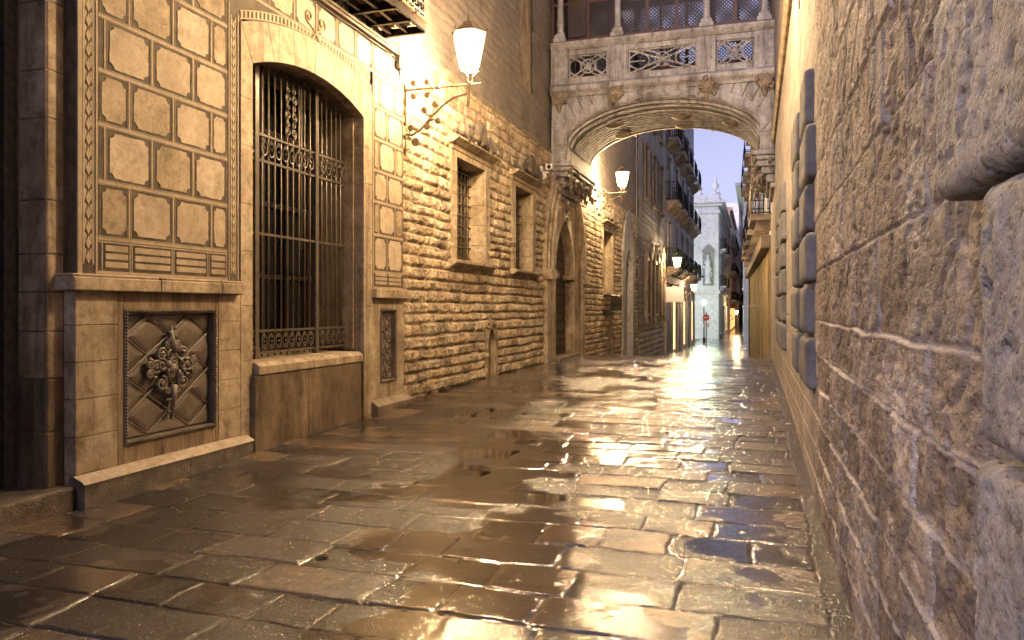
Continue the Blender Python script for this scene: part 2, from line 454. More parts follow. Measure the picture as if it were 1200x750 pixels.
h += -.002 * (1 - smooth(.0, .09, d)) * fbm(X * 5, Y * 5, 2, 63)
# water lies in the low places, more of it down the middle of the street
lvl = -.0072 + .0065 * fbm(X * .9 + 4, Y * .6, 3, 70) + .0052 * np.exp(-((X + 1.5 + .3 * (Y - 4)) / .6) ** 2) + .0002
wet = smooth(-.0006, .0012, lvl - h)
fn = fbm(X * 1.5 + 3, Y * 1.5, 6, 90, .62)
film = smooth(.0, .10, fn + .32 * (sid3 - .5) + .16 * np.exp(-((X + 1.5 + .33 * (Y - 4)) / .7) ** 2) - .10 * smooth(-1.2, .2, X) - .05) * (.35 + .65 * edge)     # thin films of water in irregular sheets
h -= film * .0019 * fbm(X * 13, Y * 13, 5, 60, .65) * edge
h = np.maximum(h, lvl - .0003)
joint = (1 - edge) * (1 - wet)
wet = np.maximum(wet, film * .78)

grid_obj('pavement', np.stack([X, Y, gz(Y) + h], -1), 'wet_paving', attrs={'wet': wet, 'tone': sid, 'joint': joint}, kind='structure')
mb = MB()
yy = [-60, 4.2, 6, 9.7, 13, 18.5, 20, 22, 26, 32, 40, 50, 60, 100, 400]
for a, b in zip(yy[:-1], yy[1:]):
    za, zb = float(gz(a)) - .06, float(gz(b)) - .06
    mb.add([(-90, a, za), (90, a, za), (90, b, zb), (-90, b, zb)], [(0, 1, 2, 3)])
mb.build('ground', 'ashlar_damp')['kind'] = 'structure'

# ------------------------------------------------------------------ helpers for carved things
def carved(mb, c, size, n, seed, plane='x'):
    """cluster of leaf and scroll shapes filling a box of half sizes (sx, sy, sz) round c"""
    rr = random.Random(seed)
    for i in range(n):
        p = [c[k] + size[k] * rr.uniform(-1, 1) for k in range(3)]
        s = min(size[1], size[2]) * rr.uniform(.22, .5) if plane == 'x' else min(size[0], size[2]) * rr.uniform(.22, .5)
        if i % 3 == 0: mb.scroll(p, s, s * .25, 1.3, rr.uniform(0, 6), rr.choice((-1, 1)), plane)
        else: mb.ball(p, s * .6, 6, rr.uniform(.5, 1.2), rr.uniform(.5, 1.3), rr.uniform(.6, 1.6))
def seg_arch(y0, y1, zs, zc, n=24):
    """points of a segmental arch from (y0,zs) over crown zc to (y1,zs)"""
    w = (y1 - y0) / 2; r = (w * w + (zc - zs) ** 2) / (2 * (zc - zs)); c = (y0 + y1) / 2; cz = zc - r
    a0 = math.asin(w / r)
    return [(c + r * math.sin(t), cz + r * math.cos(t)) for t in [-a0 + 2 * a0 * i / n for i in range(n + 1)]]
def gothic(c, w, z0, zs, k=1.25, n=14):
    """outline from (c-w,z0) up, over the point, down to (c+w,z0)"""
    r = w * 2 * k / 1.0 * .5 + w * .5; r = w * k * 1.15
    cx = -w + r; top = math.sqrt(max(r * r - cx * cx, 1e-6))
    L = []
    a_end = math.acos(max(-1, min(1, -cx / r))) if r else 0
    for i in range(n + 1):
        a = PI - (PI - (PI - math.acos(cx / r))) * i / n
        L.append((c + cx + r * math.cos(a), zs + r * math.sin(a)))
    L[-1] = (c, zs + top)
    left = [(c - w, z0)] + L
    right = [(2 * c - p[0], p[1]) for p in left[::-1][1:]]
    return left + right
def inside(poly, y, z):
    """vectorised point in polygon"""
    r = np.zeros(y.shape, bool); n = len(poly)
    for i in range(n):
        (y0, z0), (y1, z1) = poly[i], poly[(i + 1) % n]
        if z0 == z1: continue
        c = ((z0 > z) != (z1 > z)) & (y < (y1 - y0) * (z - z0) / (z1 - z0) + y0)
        r ^= c
    return r

# ================================================================== LEFT: the sgraffito house
FX = -4.5
house = thing('sgraffito_house', (-4.6, 6.5, -.12), 'golden house with painted brick pattern, big arched barred window and carved diamond panel', 'building')
# main body wall (core) with openings left
mb = MB()
core = -4.62
arch_in = seg_arch(6.14, 8.28, 3.55, 3.76)
# recessed backing so every opening is a real recess
mb.box(-6.5, -5.3, -4, 9.4, -.6, 12)
mb.box(-5.3, core, -4, 1.9, -.6, 12)
mb.box(-5.3, core + .016, 4.024, 6.14, -.6, 4.9)
mb.box(-5.3, core, 4.026, 6.14, 4.9, 12)
mb.box(-5.3, core, 1.9, 4.026, 4.1, 12)
mb.box(-5.3, core, 8.28, 9.40, -.6, 12)
mb.box(-5.3, core - .002, 6.14, 8.28, -.6, .62)
mb.box(-5.3, core, 6.14, 8.28, 4.2, 12)
for i in range(len(arch_in) - 1):
    a, b = arch_in[i], arch_in[i + 1]
    mb.prism([a, b, (b[0], 4.2), (a[0], 4.2)], 'x', -5.3, core)
mb.build('wall', 'ashlar_damp', house)
# lower facade: ashlar blocks around the carved panel
mb = MB()
zc = [-.3, .085, .345, .61, .87, 1.13, 1.372]
for (a, b) in ((4.17, 4.545), (5.665, 6.0)):
    for i in range(len(zc) - 1):
        mb.box(core, FX, a, b - .004, zc[i] + .002, zc[i + 1] - .002)
split_by(mb.build('lower_wall', 'ashlar', house, bevel=.004), lambda c: c.y < 5)
mb = MB()
for (a, b, z0, z1) in ((4.547, 4.60, -.3, 1.37), (5.63, 5.663, -.3, 1.37), (4.602, 4.98, 1.24, 1.37), (4.982, 5.3, 1.24, 1.37), (5.302, 5.628, 1.24, 1.37), (4.602, 5.628, -.3, .215)):
    mb.box(core, FX - .004, a, b, z0, z1)
mb.build('panel_border', 'border_stone', house, bevel=.004)
# plinth with a chamfered bright top
mb = MB()
for (a, b, zt) in ((4.16, 5.2, .07), (5.203, 6.04, .07)):
    mb.prism([(FX - .05, -.4), (-4.41, -.4), (-4.41, .025), (-4.425, .04), (FX - .0, .078), (FX - .05, .078)], 'y', a, b)
mb.build('plinth', 'kerb_stone', house, bevel=.006)
mb = MB()
for (a, b) in ((4.155, 5.2), (5.203, 6.042)): mb.prism([(-4.405, .027), (-4.424, .046), (FX - .01, .084), (FX - .01, .079), (-4.424, .041)], 'y', a, b)
mb.build('plinth_cap', 'plaster_pale', house)
mb = MB()
for (a, b) in ((4.09, 4.9), (4.903, 5.62), (5.623, 5.93)):
    mb.box(core, -4.425, a, b, 1.372, 1.47); mb.box(core, -4.44, a + .003, b - .003, 1.47, 1.492)
mb.build('ledge', 'ashlar', house, bevel=.012)

# carved panel: rope frame, diamond lattice, arms in the middle
def carved_panel(y0, y1, z0, z1, cols, rows, label, big=True):
    pr = thing('carved_panel', (0, 0, 0), None, None); pr.parent = house
    pr.location = Vector((-4.6, (y0 + y1) / 2, z0)) - wloc(house)
    bx = FX - .075
    m = MB(); m.box(bx - .03, bx, y0, y1, z0, z1)
    # pillowed diamonds
    dy, dz = (y1 - y0 - .1) / cols, (z1 - z0 - .1) / rows
    ya, za = y0 + .05, z0 + .05
    yb, zb = y1 - .05, z1 - .05
    for i in range(-1, 2 * cols + 2):
        for j in range(-1, 2 * rows + 2):
            if (i + j) % 2: continue
            cy, cz = ya + i * dy / 2, za + j * dz / 2
            ring = [(cy - dy / 2, cz), (cy, cz - dz / 2), (cy + dy / 2, cz), (cy, cz + dz / 2)]
            if cy < ya - .01 or cy > yb + .01 or cz < za - .01 or cz > zb + .01: continue
            levels = [(.90, .001), (.82, .014), (.60, .023), (.3, .027)]
            vs = []
            for s_, hx in levels:
                for (py, pz) in ring:
                    qy = min(max(cy + (py - cy) * s_, ya), yb); qz = min(max(cz + (pz - cz) * s_, za), zb)
                    vs.append((bx + hx, qy, qz))
            fs = [(l * 4 + k, l * 4 + (k + 1) % 4, l * 4 + 4 + (k + 1) % 4, l * 4 + 4 + k) for l in range(3) for k in range(4)] + [(12, 13, 14, 15)]
            m.add(vs, fs)
    m.build('diamond_field', 'panel_stone', pr, bevel=.003)
    m = MB()
    # lattice bars clipped to the frame
    for k in range(-rows - 1, cols + 1):
        for sgn in (1, -1):
            pts = []
            for t in np.linspace(0, 1, 41):
                z = za + (zb - za) * t
                y = ya + (k + .5) * dy + (z - za) / dz * dy if sgn == 1 else ya + (k + rows + .5) * dy - (z - za) / dz * dy
                if ya - 1e-6 <= y <= yb + 1e-6: pts.append((bx + .022, y, z))
            if len(pts) > 1: m.tube(pts, .0085, 6)
    m.build('lattice', 'panel_stone', pr)
    m = MB()
    w = .034
    for (a, b, c, d_) in ((y0, y1, z0, z0 + w), (y0, y1, z1 - w, z1), (y0, y0 + w, z0 + w, z1 - w), (y1 - w, y1, z0 + w, z1 - w)):
        m.box(bx, FX + .006, a, b, c, d_)
    m.build('frame', 'panel_stone', pr, bevel=.004)
    m = MB()
    st = .024
    def rope(p0, p1):
        p0, p1 = Vector(p0), Vector(p1); n = int((p1 - p0).length / st)
        for i in range(n + 1):
            p = p0.lerp(p1, i / n); m.ball(p, .0125, 6, 1.0, .8 if abs(p1.z - p0.z) < .1 else 1.1, 1.1 if abs(p1.z - p0.z) < .1 else .8)
    e = .016; fx = FX + .01
    rope((fx, y0 + e, z0 + e), (fx, y1 - e, z0 + e)); rope((fx, y0 + e, z1 - e), (fx, y1 - e, z1 - e))
    rope((fx, y0 + e, z0 + e + .02), (fx, y0 + e, z1 - e - .02)); rope((fx, y1 - e, z0 + e + .02), (fx, y1 - e, z1 - e - .02))
    m.build('rope_moulding', 'panel_stone', pr, smooth=True)
    if big:
        m = MB(); c = (bx + .05, (y0 + y1) / 2, (z0 + z1) / 2 + .03)
        X0 = c[0]
        m.ball((X0 - .01, c[1], c[2]), .095, 10, .45, .9, 1.15)
        m.ball((X0 + .012, c[1], c[2]), .05, 10, .6, 1, 1)
        for sy in (-1, 1):
            for (oy, oz, r_, a0, dd) in ((.10, .13, .062, 3.6, 1), (.16, .02, .058, 2.2, -1), (.11, -.11, .06, 1.6, 1), (.225, .05, .04, 1.2, 1), (.045, .2, .034, 3.8, 1), (.225, -.03, .036, 3, -1), (.05, -.17, .032, 1, -1)):
                m.scroll((X0 + .012, c[1] + sy * oy, c[2] + oz), r_, .0125, 1.5, a0 if sy > 0 else PI - a0, dd * sy, 'x')
                m.ball((X0 + .014, c[1] + sy * oy, c[2] + oz), r_ * .35, 6, .7)
            for q in range(9):
                a = R(-75 + q * 19); rr_ = .155
                m.ball((X0, c[1] + sy * (rr_ * math.cos(a) + .02), c[2] + .185 * math.sin(a)), .024, 6, .8, 1.2, .8)
        m.tube([(X0 + .02, c[1], c[2] + .14), (X0 + .01, c[1] - .01, c[2] + .24), (X0, c[1], c[2] + .36)], [.034, .027, .008], 8)
        for q in range(5):
            m.ball((X0 + .012, c[1] + (-1) ** q * .026, c[2] + .2 + q * .032), .026 - .003 * q, 6, .8, 1.4, .8)
        m.tube([(X0 + .02, c[1], c[2] - .13), (X0 + .015, c[1] + .012, c[2] - .25), (X0, c[1] - .006, c[2] - .41)], [.03, .02, .01], 8)
        for q in range(4):
            m.ball((X0 + .008, c[1] + (-1) ** q * .028, c[2] - .2 - q * .048), .024 - .003 * q, 6, .8, 1.7, .6)
        carved(m, (X0 + .01, c[1], c[2] + .02), (.02, .12, .12), 34, 3)
        m.v = [(p[0], c[1] + (p[1] - c[1]) * 1.08, c[2] + (p[2] - c[2]) * 1.0) for p in m.v]
        m.build('carved_arms', 'panel_stone', pr, smooth=True)
    else:
        m = MB(); c = (y0 + y1) / 2
        for q in range(6):
            z = z0 + .12 + q * (z1 - z0 - .22) / 5
            for sy in (-1, 1): m.scroll((bx + .03, c + sy * .07, z), .06, .012, 1.4, 0 if sy > 0 else PI, sy, 'x')
            m.ball((bx + .03, c, z + .06), .03, 6, .7, 1, 1.6)
        m.build('carved_scrolls', 'panel_stone', pr, smooth=True)
    return pr
carved_panel(4.6, 5.63, .215, 1.24, 2, 3, '', True)
carved_panel(8.72, 9.17, .30, 1.24, 1, 3, '', False)

# sgraffito: dark ground, light frames and notched plates, all thin plaster
def notched(cy, cz, w, h_, c):
    """plate outline with scooped corners"""
    P = []
    for (sy, sz, a0) in ((1, 1, 270), (-1, 1, 0), (-1, -1, 90), (1, -1, 180)):
        # corner centre
        ky, kz = cy + sy * w / 2, cz + sz * h_ / 2
        for q in range(6):
            a = R(a0 - 90 * q / 5) if True else 0
            P.append((ky + c * math.cos(a), kz + c * math.sin(a)))
    # order: each corner swept so that the loop runs on
    return P
def plate(mb, cy, cz, w, h_, x0, x1):
    c = min(.042, w * .17)
    P = []
    for (sy, sz) in ((1, 1), (-1, 1), (-1, -1), (1, -1)):
        ky, kz = cy + sy * w / 2, cz + sz * h_ / 2
        A = Vector((0, -sz)) ; B = Vector((-sy, 0))
        if sy * sz < 0: A, B = B, A
        # start / end directions so the outline is counter-clockwise
        for q in range(5):
            t = q / 4 * PI / 2
            dvec = A * math.cos(t) + B * math.sin(t)
            P.append((ky + c * dvec.x, kz + c * dvec.y))
    Q = []
    for i in range(len(P)):
        a, b = P[i], P[(i + 1) % len(P)]
        L_ = math.hypot(b[0] - a[0], b[1] - a[1]); k = max(1, int(L_ / .03))
        for q in range(k):
            t = q / k; Q.append((a[0] + (b[0] - a[0]) * t + random.uniform(-.0028, .0028), a[1] + (b[1] - a[1]) * t + random.uniform(-.0028, .0028)))
    P = Q; n = len(P)
    vs = [(x0, cy, cz)] + [(x0, p[0], p[1]) for p in P] + [(x1, cy, cz)] + [(x1, p[0], p[1]) for p in P]
    fs = [(0, 1 + (i + 1) % n, 1 + i) for i in range(n)] + [(n + 1, n + 2 + i, n + 2 + (i + 1) % n) for i in range(n)]
    fs += [(1 + i, 1 + (i + 1) % n, n + 2 + (i + 1) % n, n + 2 + i) for i in range(n)]
    mb.add(vs, fs)
SG = MB()
sx = FX - .012    # dark ground plane
def bar(a, b, c, d_, m=1, p=.005):
    SG.cur = m; SG.box(sx, sx + p, a, b, c, d_)
def cell(a, b, c, d_):
    a, b = a + .022, b - .022; c, d_ = c + .02, d_ - .02
    if b - a < .07 or d_ - c < .07: return
    g = .006
    SG.cur = 1
    # thin inner frame line, then the plate, both jittered a little (hand cut)
    j = lambda: random.uniform(-.003, .003)
    SG.cur = random.choice((2, 2, 3, 3, 4))
    plate(SG, (a + b) / 2 + j(), (c + d_) / 2 + j(), (b - a) * (.90 + j()), (d_ - c) * (.89 + j()), sx, sx + .006)
def frame_lines(y0, y1, rows_, joints, off):
    pass
def brick_field(y0, y1, zr, w, off0):
    for i in range(len(zr) - 1):
        c, d_ = zr[i], zr[i + 1]
        bar(y0, y1, c - .012, c + .012)
        bar(y0, y1, c + .016, c + .021); bar(y0, y1, d_ - .021, d_ - .016)
        o = off0 if i % 2 == 0 else off0 - w / 2
        k = y0 + o % w
        js = [y0]
        while k < y1 - .03:
            if k > y0 + .03: js.append(k)
            k += w
        js.append(y1)
        for a, b in zip(js[:-1], js[1:]):
            if b < y1: bar(b - .008, b + .008, c + .009, d_ - .009)
            if b - a > .1:
                bar(a + .015, a + .019, c + .02, d_ - .02); bar(b - .019, b - .015, c + .02, d_ - .02)
            cell(a, b, c, d_)
    bar(y0, y1, zr[-1] - .009, zr[-1] + .009)
def diamond_band(y, z0, z1, w, step=.105):
    bar(y - w / 2, y - w / 2 + .012, z0, z1, 1, .006); bar(y + w / 2 - .012, y + w / 2, z0, z1, 1, .006)
    n = int((z1 - z0) / step)
    for i in range(n):
        cz = z0 + step * (i + .5); SG.cur = 2
        SG.prism([(y - w * .24, cz), (y, cz - step * .46), (y + w * .24, cz), (y, cz + step * .46)], 'x', sx, sx + .0065)
        SG.cur = 1
        for sy in (-1, 1):
            SG.prism([(y + sy * w * .38, cz - step * .5 + .006), (y + sy * w * .38, cz + step * .5 - .006)][:1] + [(y + sy * w * .10, cz + step * .5), (y + sy * w * .38, cz + step * .9 - .02)], 'x', sx, sx + .004)
SG.cur = 0
SG.box(core + .016, sx, 4.19, 6.0, 1.47, 4.9)
SG.box(core, sx, 6.0, 8.52, 3.93, 4.9)
SG.box(core, sx, 8.47, 9.40, 1.47, 4.9)
bar(4.19, 4.225, 1.49, 4.9, 1, .012)
diamond_band(4.285, 1.56, 4.9, .10)
bar(4.345, 4.362, 1.49, 4.9, 1, .009)
ZR = [1.755, 2.165, 2.58, 2.97, 3.365, 3.77, 4.18, 4.55]
brick_field(4.37, 5.79, ZR, .46, .29)
# low bottom row with ruled blocks
bar(4.37, 5.79, 1.49, 1.52); 
for (a, b) in ((4.42, 4.66), (4.70, 5.10), (5.14, 5.52), (5.56, 5.77)):
    for (c, d_) in ((1.548, 1.59), (1.607, 1.65), (1.667, 1.71)):
        SG.cur = 2; SG.box(sx, sx + .006, a + .015, b - .015, c, d_)
    bar(a - .02, a - .01, 1.52, 1.74); bar(b + .0, b + .01, 1.52, 1.74)
bar(4.37, 5.79, 1.725, 1.737)
bar(5.80, 5.812, 1.49, 4.0, 1, .009); diamond_band(5.87, 1.56, 3.9, .075, .085); bar(5.925, 5.945, 1.49, 3.93, 1, .009)
# over the arch
brick_field(5.8, 9.38, [4.18, 4.55], .42, .2)
brick_field(8.56, 9.38, [1.70, 2.165, 2.58, 2.97, 3.365, 3.77, 4.16], .46, .36)
bar(8.53, 8.55, 1.49, 4.18, 1, .009)
bar(8.56, 9.38, 1.49, 1.52)
for (a, b) in ((8.6, 8.92), (8.96, 9.33)):
    for (c, d_) in ((1.548, 1.585), (1.60, 1.64), (1.655, 1.69)):
        SG.cur = 2; SG.box(sx, sx + .006, a, b, c, d_)
# dentil band following the arch of the window and a scroll on top
arc_a = seg_arch(5.96, 8.50, 3.90, 4.13, 40); arc_b = seg_arch(5.96, 8.50, 3.985, 4.215, 40)
SG.cur = 1
arc_a2 = [(p[0], p[1] + .012) for p in arc_a]; arc_b2 = [(p[0], p[1] - .012) for p in arc_b]
SG.band(arc_a, arc_a2, 'x', sx, sx + .008); SG.band(arc_b2, arc_b, 'x', sx, sx + .008)
SG.cur = 2
for i in range(40):
    t0, t1 = .2, .75
    a, b = arc_a2[i], arc_a2[i + 1]; a_, b_ = arc_b2[i], arc_b2[i + 1]
    L = lambda p, q, t: (p[0] + (q[0] - p[0]) * t, p[1] + (q[1] - p[1]) * t)
    SG.prism([L(a, b, t0), L(a, b, t1), L(a_, b_, t1), L(a_, b_, t0)], 'x', sx, sx + .0065)
SG.build('sgraffito_plaster', ['plaster_dark', 'plaster_frame', 'plaster_light', 'plaster_worn', 'plaster_pale'], house, bevel=0)
mb = MB()
cc = (sx + .01, 7.23, 4.22)
for sy in (-1, 1):
    mb.scroll((cc[0], cc[1] + sy * .13, cc[2] + .12), .075, .014, 1.3, -PI / 2, sy)
    mb.tube([(cc[0], cc[1] + sy * .13, cc[2] + .045), (cc[0], cc[1] + sy * .02, cc[2] - .0), (cc[0], cc[1] - sy * .09, cc[2] - .12)], .013, 6)
mb.build('scroll_relief', 'plaster_light', house)
# window surround
mb = MB()
ain = seg_arch(6.14, 8.28, 3.55, 3.76, 12); aout = seg_arch(5.96, 8.50, 3.88, 4.12, 12)
g = .0015
for i in range(0, 12, 2):
    i2 = i + 2
    mb.prism([(ain[i][0] + g, ain[i][1]), ain[i + 1], (ain[i2][0] - g, ain[i2][1]), (aout[i2][0] - g, aout[i2][1]), aout[i + 1], (aout[i][0] + g, aout[i][1])], 'x', core, FX + .006)
zz = [-.4, .3, .76, 1.27, 1.78, 2.22, 2.76, 3.2]
for z0, z1 in zip(zz[:-1], zz[1:]):
    mb.box(core, FX + .006, 8.282, 8.5, z0 + g, z1 - g); mb.box(core, FX + .005, 5.962, 6.138, max(z0, .0) + g, z1 - g)
mb.prism([(8.282, 3.2 + g), (8.5, 3.2 + g), (8.5, 3.88), (8.282, 3.548)], 'x', core, FX + .006)
mb.prism([(5.962, 3.2 + g), (6.138, 3.2 + g), (6.138, 3.548), (5.962, 3.88)], 'x', core, FX + .005)
mb.build('window_surround', 'ashlar', house, bevel=.004)
mb = MB()
mb.box(-4.72, -4.44, 6.10, 7.0, -.35, .615); mb.box(-4.72, -4.44, 7.003, 8.12, -.35, .615)
mb.build('window_bench', 'ashlar_damp', house, bevel=.01)
mb = MB()
mb.prism([(-5.2, .62), (-4.425, .62), (-4.425, .70), (-4.47, .735), (-5.2, .745)], 'y', 6.145, 8.14)
mb.build('sill', 'ashlar', house, bevel=.008)
# reveal course joints on the far side of the opening
mb = MB()
for z0, z1 in zip(zz[1:-1], zz[2:]):
    mb.box(-5.28, -4.63, 8.262, 8.28, max(z0, .75) + .003, z1 - .003)
mb.box(-5.28, -4.63, 8.262, 8.28, 3.203, 3.55)
mb.build('reveal', 'ashlar', house, bevel=.004)
# the big window with iron grille
win = thing('window', (0, 0, 0), None, None); win.parent = house; win.location = Vector((-4.9, 7.2, .75)) - wloc(house)
mb = MB(); mb.box(-5.22, -5.2, 6.14, 8.28, .7, 3.8); mb.build('glass', 'glass_dark', win)
mb = MB()
for y in (6.3, 6.75, 7.2, 7.65, 8.1): mb.box(-5.19, -5.14, y - .035, y + .035, .75, 3.74)
for z in (.8, 1.6, 2.4, 3.2): mb.box(-5.188, -5.142, 6.14, 8.28, z - .025, z + .025)
mb.build('frame', 'wood_dark', win)
mb = MB()
for i in range(26):
    y = 6.2 + i * .08; mb.tube([(-5.25 + .02 * math.sin(i * 2.1), y, .76), (-5.25, y, 3.7)], .032, 6)
mb.build('curtain', 'curtain', win)
gx = -4.75
def arch_z(y): 
    for a, b in zip(arch_in[:-1], arch_in[1:]):
        if a[0] <= y <= b[0]: return a[1] + (b[1] - a[1]) * (y - a[0]) / (b[0] - a[0])
    return 3.5
mb = MB()
for y in (6.52, 7.62):
    mb.box(gx - .03, gx + .03, y - .032, y + .032, .745, arch_z(y) - .01)
split_by(mb.build('grille_post', 'iron_grey', win, bevel=.006), lambda c: c.y < 7)
mb = MB()
bars = [6.22, 6.30, 6.40] + [6.63 + i * .110 for i in range(9)] + [7.75 + i * .105 for i in range(5)]
for y in bars:
    mb.tube([(gx, y, .76), (gx, y, arch_z(y) - .005)], .0095, 6)
for y in (6.7, 7.4): mb.tube([(gx - .035, y - .02, 1.9), (gx - .035, y - .02, arch_z(y) - .01)], .02, 6)
mb.build('grille_bars', 'iron_grey', win, smooth=True)
mb = MB()
for z in (.80, 1.02, 2.0, 2.74, 3.0):
    mb.box(gx - .012, gx + .014, 6.14, 8.28, z - .012, z + .012)
for y0, n in ((6.14, 3), (6.58, 8), (7.68, 5)):
    for i in range(n):
        c = y0 + .07 + i * .122
        for (zc_, r_) in ((2.87, .050), (.91, .046)):
            pts = [(gx + .016, c + r_ * math.cos(t), zc_ + r_ * 1.5 * math.sin(t)) for t in np.linspace(0, 2 * PI, 15)]
            mb.tube(pts, .0075, 5)
            mb.ball((gx + .02, c, zc_), .014, 6)
        mb.scroll((gx + .016, c, 2.94), .026, .006, 1.2, 0, 1); mb.scroll((gx + .016, c, .85), .03, .006, 1.2, 0, 1)
        mb.scroll((gx + .016, c, .965), .028, .006, 1.2, PI, -1)
mb.build('grille_band', 'iron_grey', win)
mb = MB()
for cz in (3.12, 3.30, 3.48):
    for sy in (-1, 1):
        mb.scroll((gx + .016, 7.12 + sy * .055, cz), .05, .009, 1.6, -PI / 2 if sy > 0 else -PI / 2, sy)
        mb.scroll((gx + .016, 7.12 + sy * .05, cz + .09), .036, .007, 1.3, PI / 2, -sy)
mb.build('grille_scrolls', 'iron_grey', win)

# pier between window and the rusticated house
mb = MB()
mb.box(core, FX + .002, 8.505, 8.71, -.35, 1.37); mb.box(core, FX + .002, 9.18, 9.40, -.35, 1.37)
mb.box(core, FX, 8.712, 9.178, -.35, .298); mb.box(core, FX, 8.712, 9.178, 1.242, 1.37)
mb.build('pier', 'ashlar', house, bevel=.004)
mb = MB()
mb.box(core, -4.42, 8.47, 9.44, 1.372, 1.49); mb.build('pier_ledge', 'ashlar', house, bevel=.012)
mb = MB()
mb.prism([(FX - .05, -.4), (-4.40, -.4), (-4.40, .04), (FX, .11), (FX - .05, .11)], 'y', 8.47, 9.46); mb.build('pier_plinth', 'ashlar_damp', house, bevel=.006)
# doorway pilaster at the far left, step and iron gate
mb = MB(); zj = [-.1, .40, .765, 1.09, 1.36, 1.62, 1.99, 2.55, 2.88, 3.35, 4.1]
for i in range(2):
    z0, z1 = zj[i] + .003, zj[i + 1] - .003
    mb.prism([(-4.845, 4.020), (-4.615, 4.020), (-4.592, 4.033), (-4.597, 4.165), (-4.845, 4.165)], 'z', z0, z1)
mb.build('pilaster_base', 'ashlar_damp', house, bevel=.01)
mb = MB()
for i in range(2, len(zj) - 1):
    z0, z1 = zj[i] + .003, zj[i + 1] - .003
    mb.prism([(-4.845, 4.022), (-4.615, 4.022), (-4.595, 4.035), (-4.60, 4.165), (-4.845, 4.165)], 'z', z0, z1)
mb.build('door_pilaster', 'ashlar', house, bevel=.008)
mb = MB(); 
mb.box(-5.2, -4.47, 1.7, 4.14, -.5, .02)
mb.build('door_step', 'kerb_stone', house, bevel=.02, seg=3)
gate = thing('iron_gate', (0, 0, 0), None, None); gate.parent = house; gate.location = Vector((-4.85, 3.0, .02)) - wloc(house)
mb = MB(); mb.box(-5.0, -4.93, 1.9, 4.02, .0, 4.1); mb.build('door_leaf', 'wood_dark', gate)
mb = MB()
mb.box(-4.90, -4.86, 3.93, 4.015, .02, 4.1); mb.box(-4.90, -4.86, 1.9, 1.97, .02, 4.1)
for i in range(9):
    y = 1.98 + i * .24
    mb.tube([(-4.88, y, .03), (-4.88, y, 4.09)], .014, 6)
for k in range(18):
    for i in range(9):
        cy, cz = 2.1 + i * .24, .2 + k * .23
        if cy > 3.95: continue
        for a0 in (0, PI):
            pts = [(-4.865, cy + .11 * math.cos(t + a0) - .11 * math.cos(a0), cz + .115 * math.sin(t)) for t in np.linspace(-PI / 2, PI / 2, 7)]
            mb.tube(pts, .008, 5)
mb.build('gate_grille', 'iron_grey', gate)

# string course above the sgraffito and bead band
mb = MB(); mb.box(core, -4.45, 4.19, 9.40, 4.565, 4.60); mb.box(core, -4.43, 4.19, 9.40, 4.60, 4.63)
for i in range(60): mb.ball((FX + .01, 4.3 + i * .085, 4.70), .03, 6, .5, 1, 1.4)
mb.build('string_course', 'carved_stone', house, bevel=.004)

# iron balcony over the window (underside of tiles between beams)
balc = thing('balcony', (0, 0, 0), None, None); balc.parent = house; balc.location = Vector((-4.5, 7.5, 4.7)) - wloc(house)
mb = MB()
for i in range(9):
    y = 5.55 + i * .40; mb.box(-4.5, -3.9, y - .022, y + .022, 4.66, 4.75)
for x in (-4.36, -4.14, -3.91): mb.box(x - .02, x + .02, 5.53, 8.77, 4.68, 4.752)
mb.build('beam', 'iron', balc)
mb = MB()
for i in range(8):
    for x in (-4.47, -4.25, -4.03):
        y = 5.55 + i * .40 + .03
        for q in range(3):
            mb.prism([(y + q * .118, 4.757), (y + q * .118 + .105, 4.757), (y + q * .118 + .105, 4.79), (y + q * .118, 4.79)], 'x', x, x + .19)
mb.build('tiles', 'tile', balc)
mb = MB(); mb.box(-4.5, -3.9, 5.5, 8.8, 4.80, 4.84)
mb.build('deck', 'iron', balc)
mb = MB()
n = 40
for i in range(n + 1):
    y = 5.55 + 3.2 * i / n; mb.tube([(-3.92, y, 4.84), (-3.92, y, 5.85)], .008, 5)
for i in range(8):
    x = -4.45 + i * .075
    for y in (5.55, 8.75): mb.tube([(x, y, 4.84), (x, y, 5.85)], .008, 5)
for z in (4.9, 5.02, 5.85):
    mb.tube([(-4.5, 5.55, z), (-3.92, 5.55, z), (-3.92, 8.75, z), (-4.5, 8.75, z)], .014, 6)
for i in range(26):
    mb.scroll((-3.92, 5.6 + i * .125, 4.96), .045, .006, 1.3, 0, 1)
mb.build('railing', 'iron', balc)
# long window behind the balcony
mb = MB(); mb.box(-4.64, -4.60, 6.4, 8.0, 4.9, 7.6); mb.build('balcony_window', 'glass_dark', house)
mb = MB()
for (a, b, c, d_) in ((6.2, 6.4, 4.9, 7.8), (8.0, 8.2, 4.9, 7.8), (6.4, 8.0, 7.6, 7.8)): mb.box(core, -4.52, a, b, c, d_)
split_by(mb.build('balcony_window_frame', 'ashlar', house, bevel=.01), lambda c: 0)

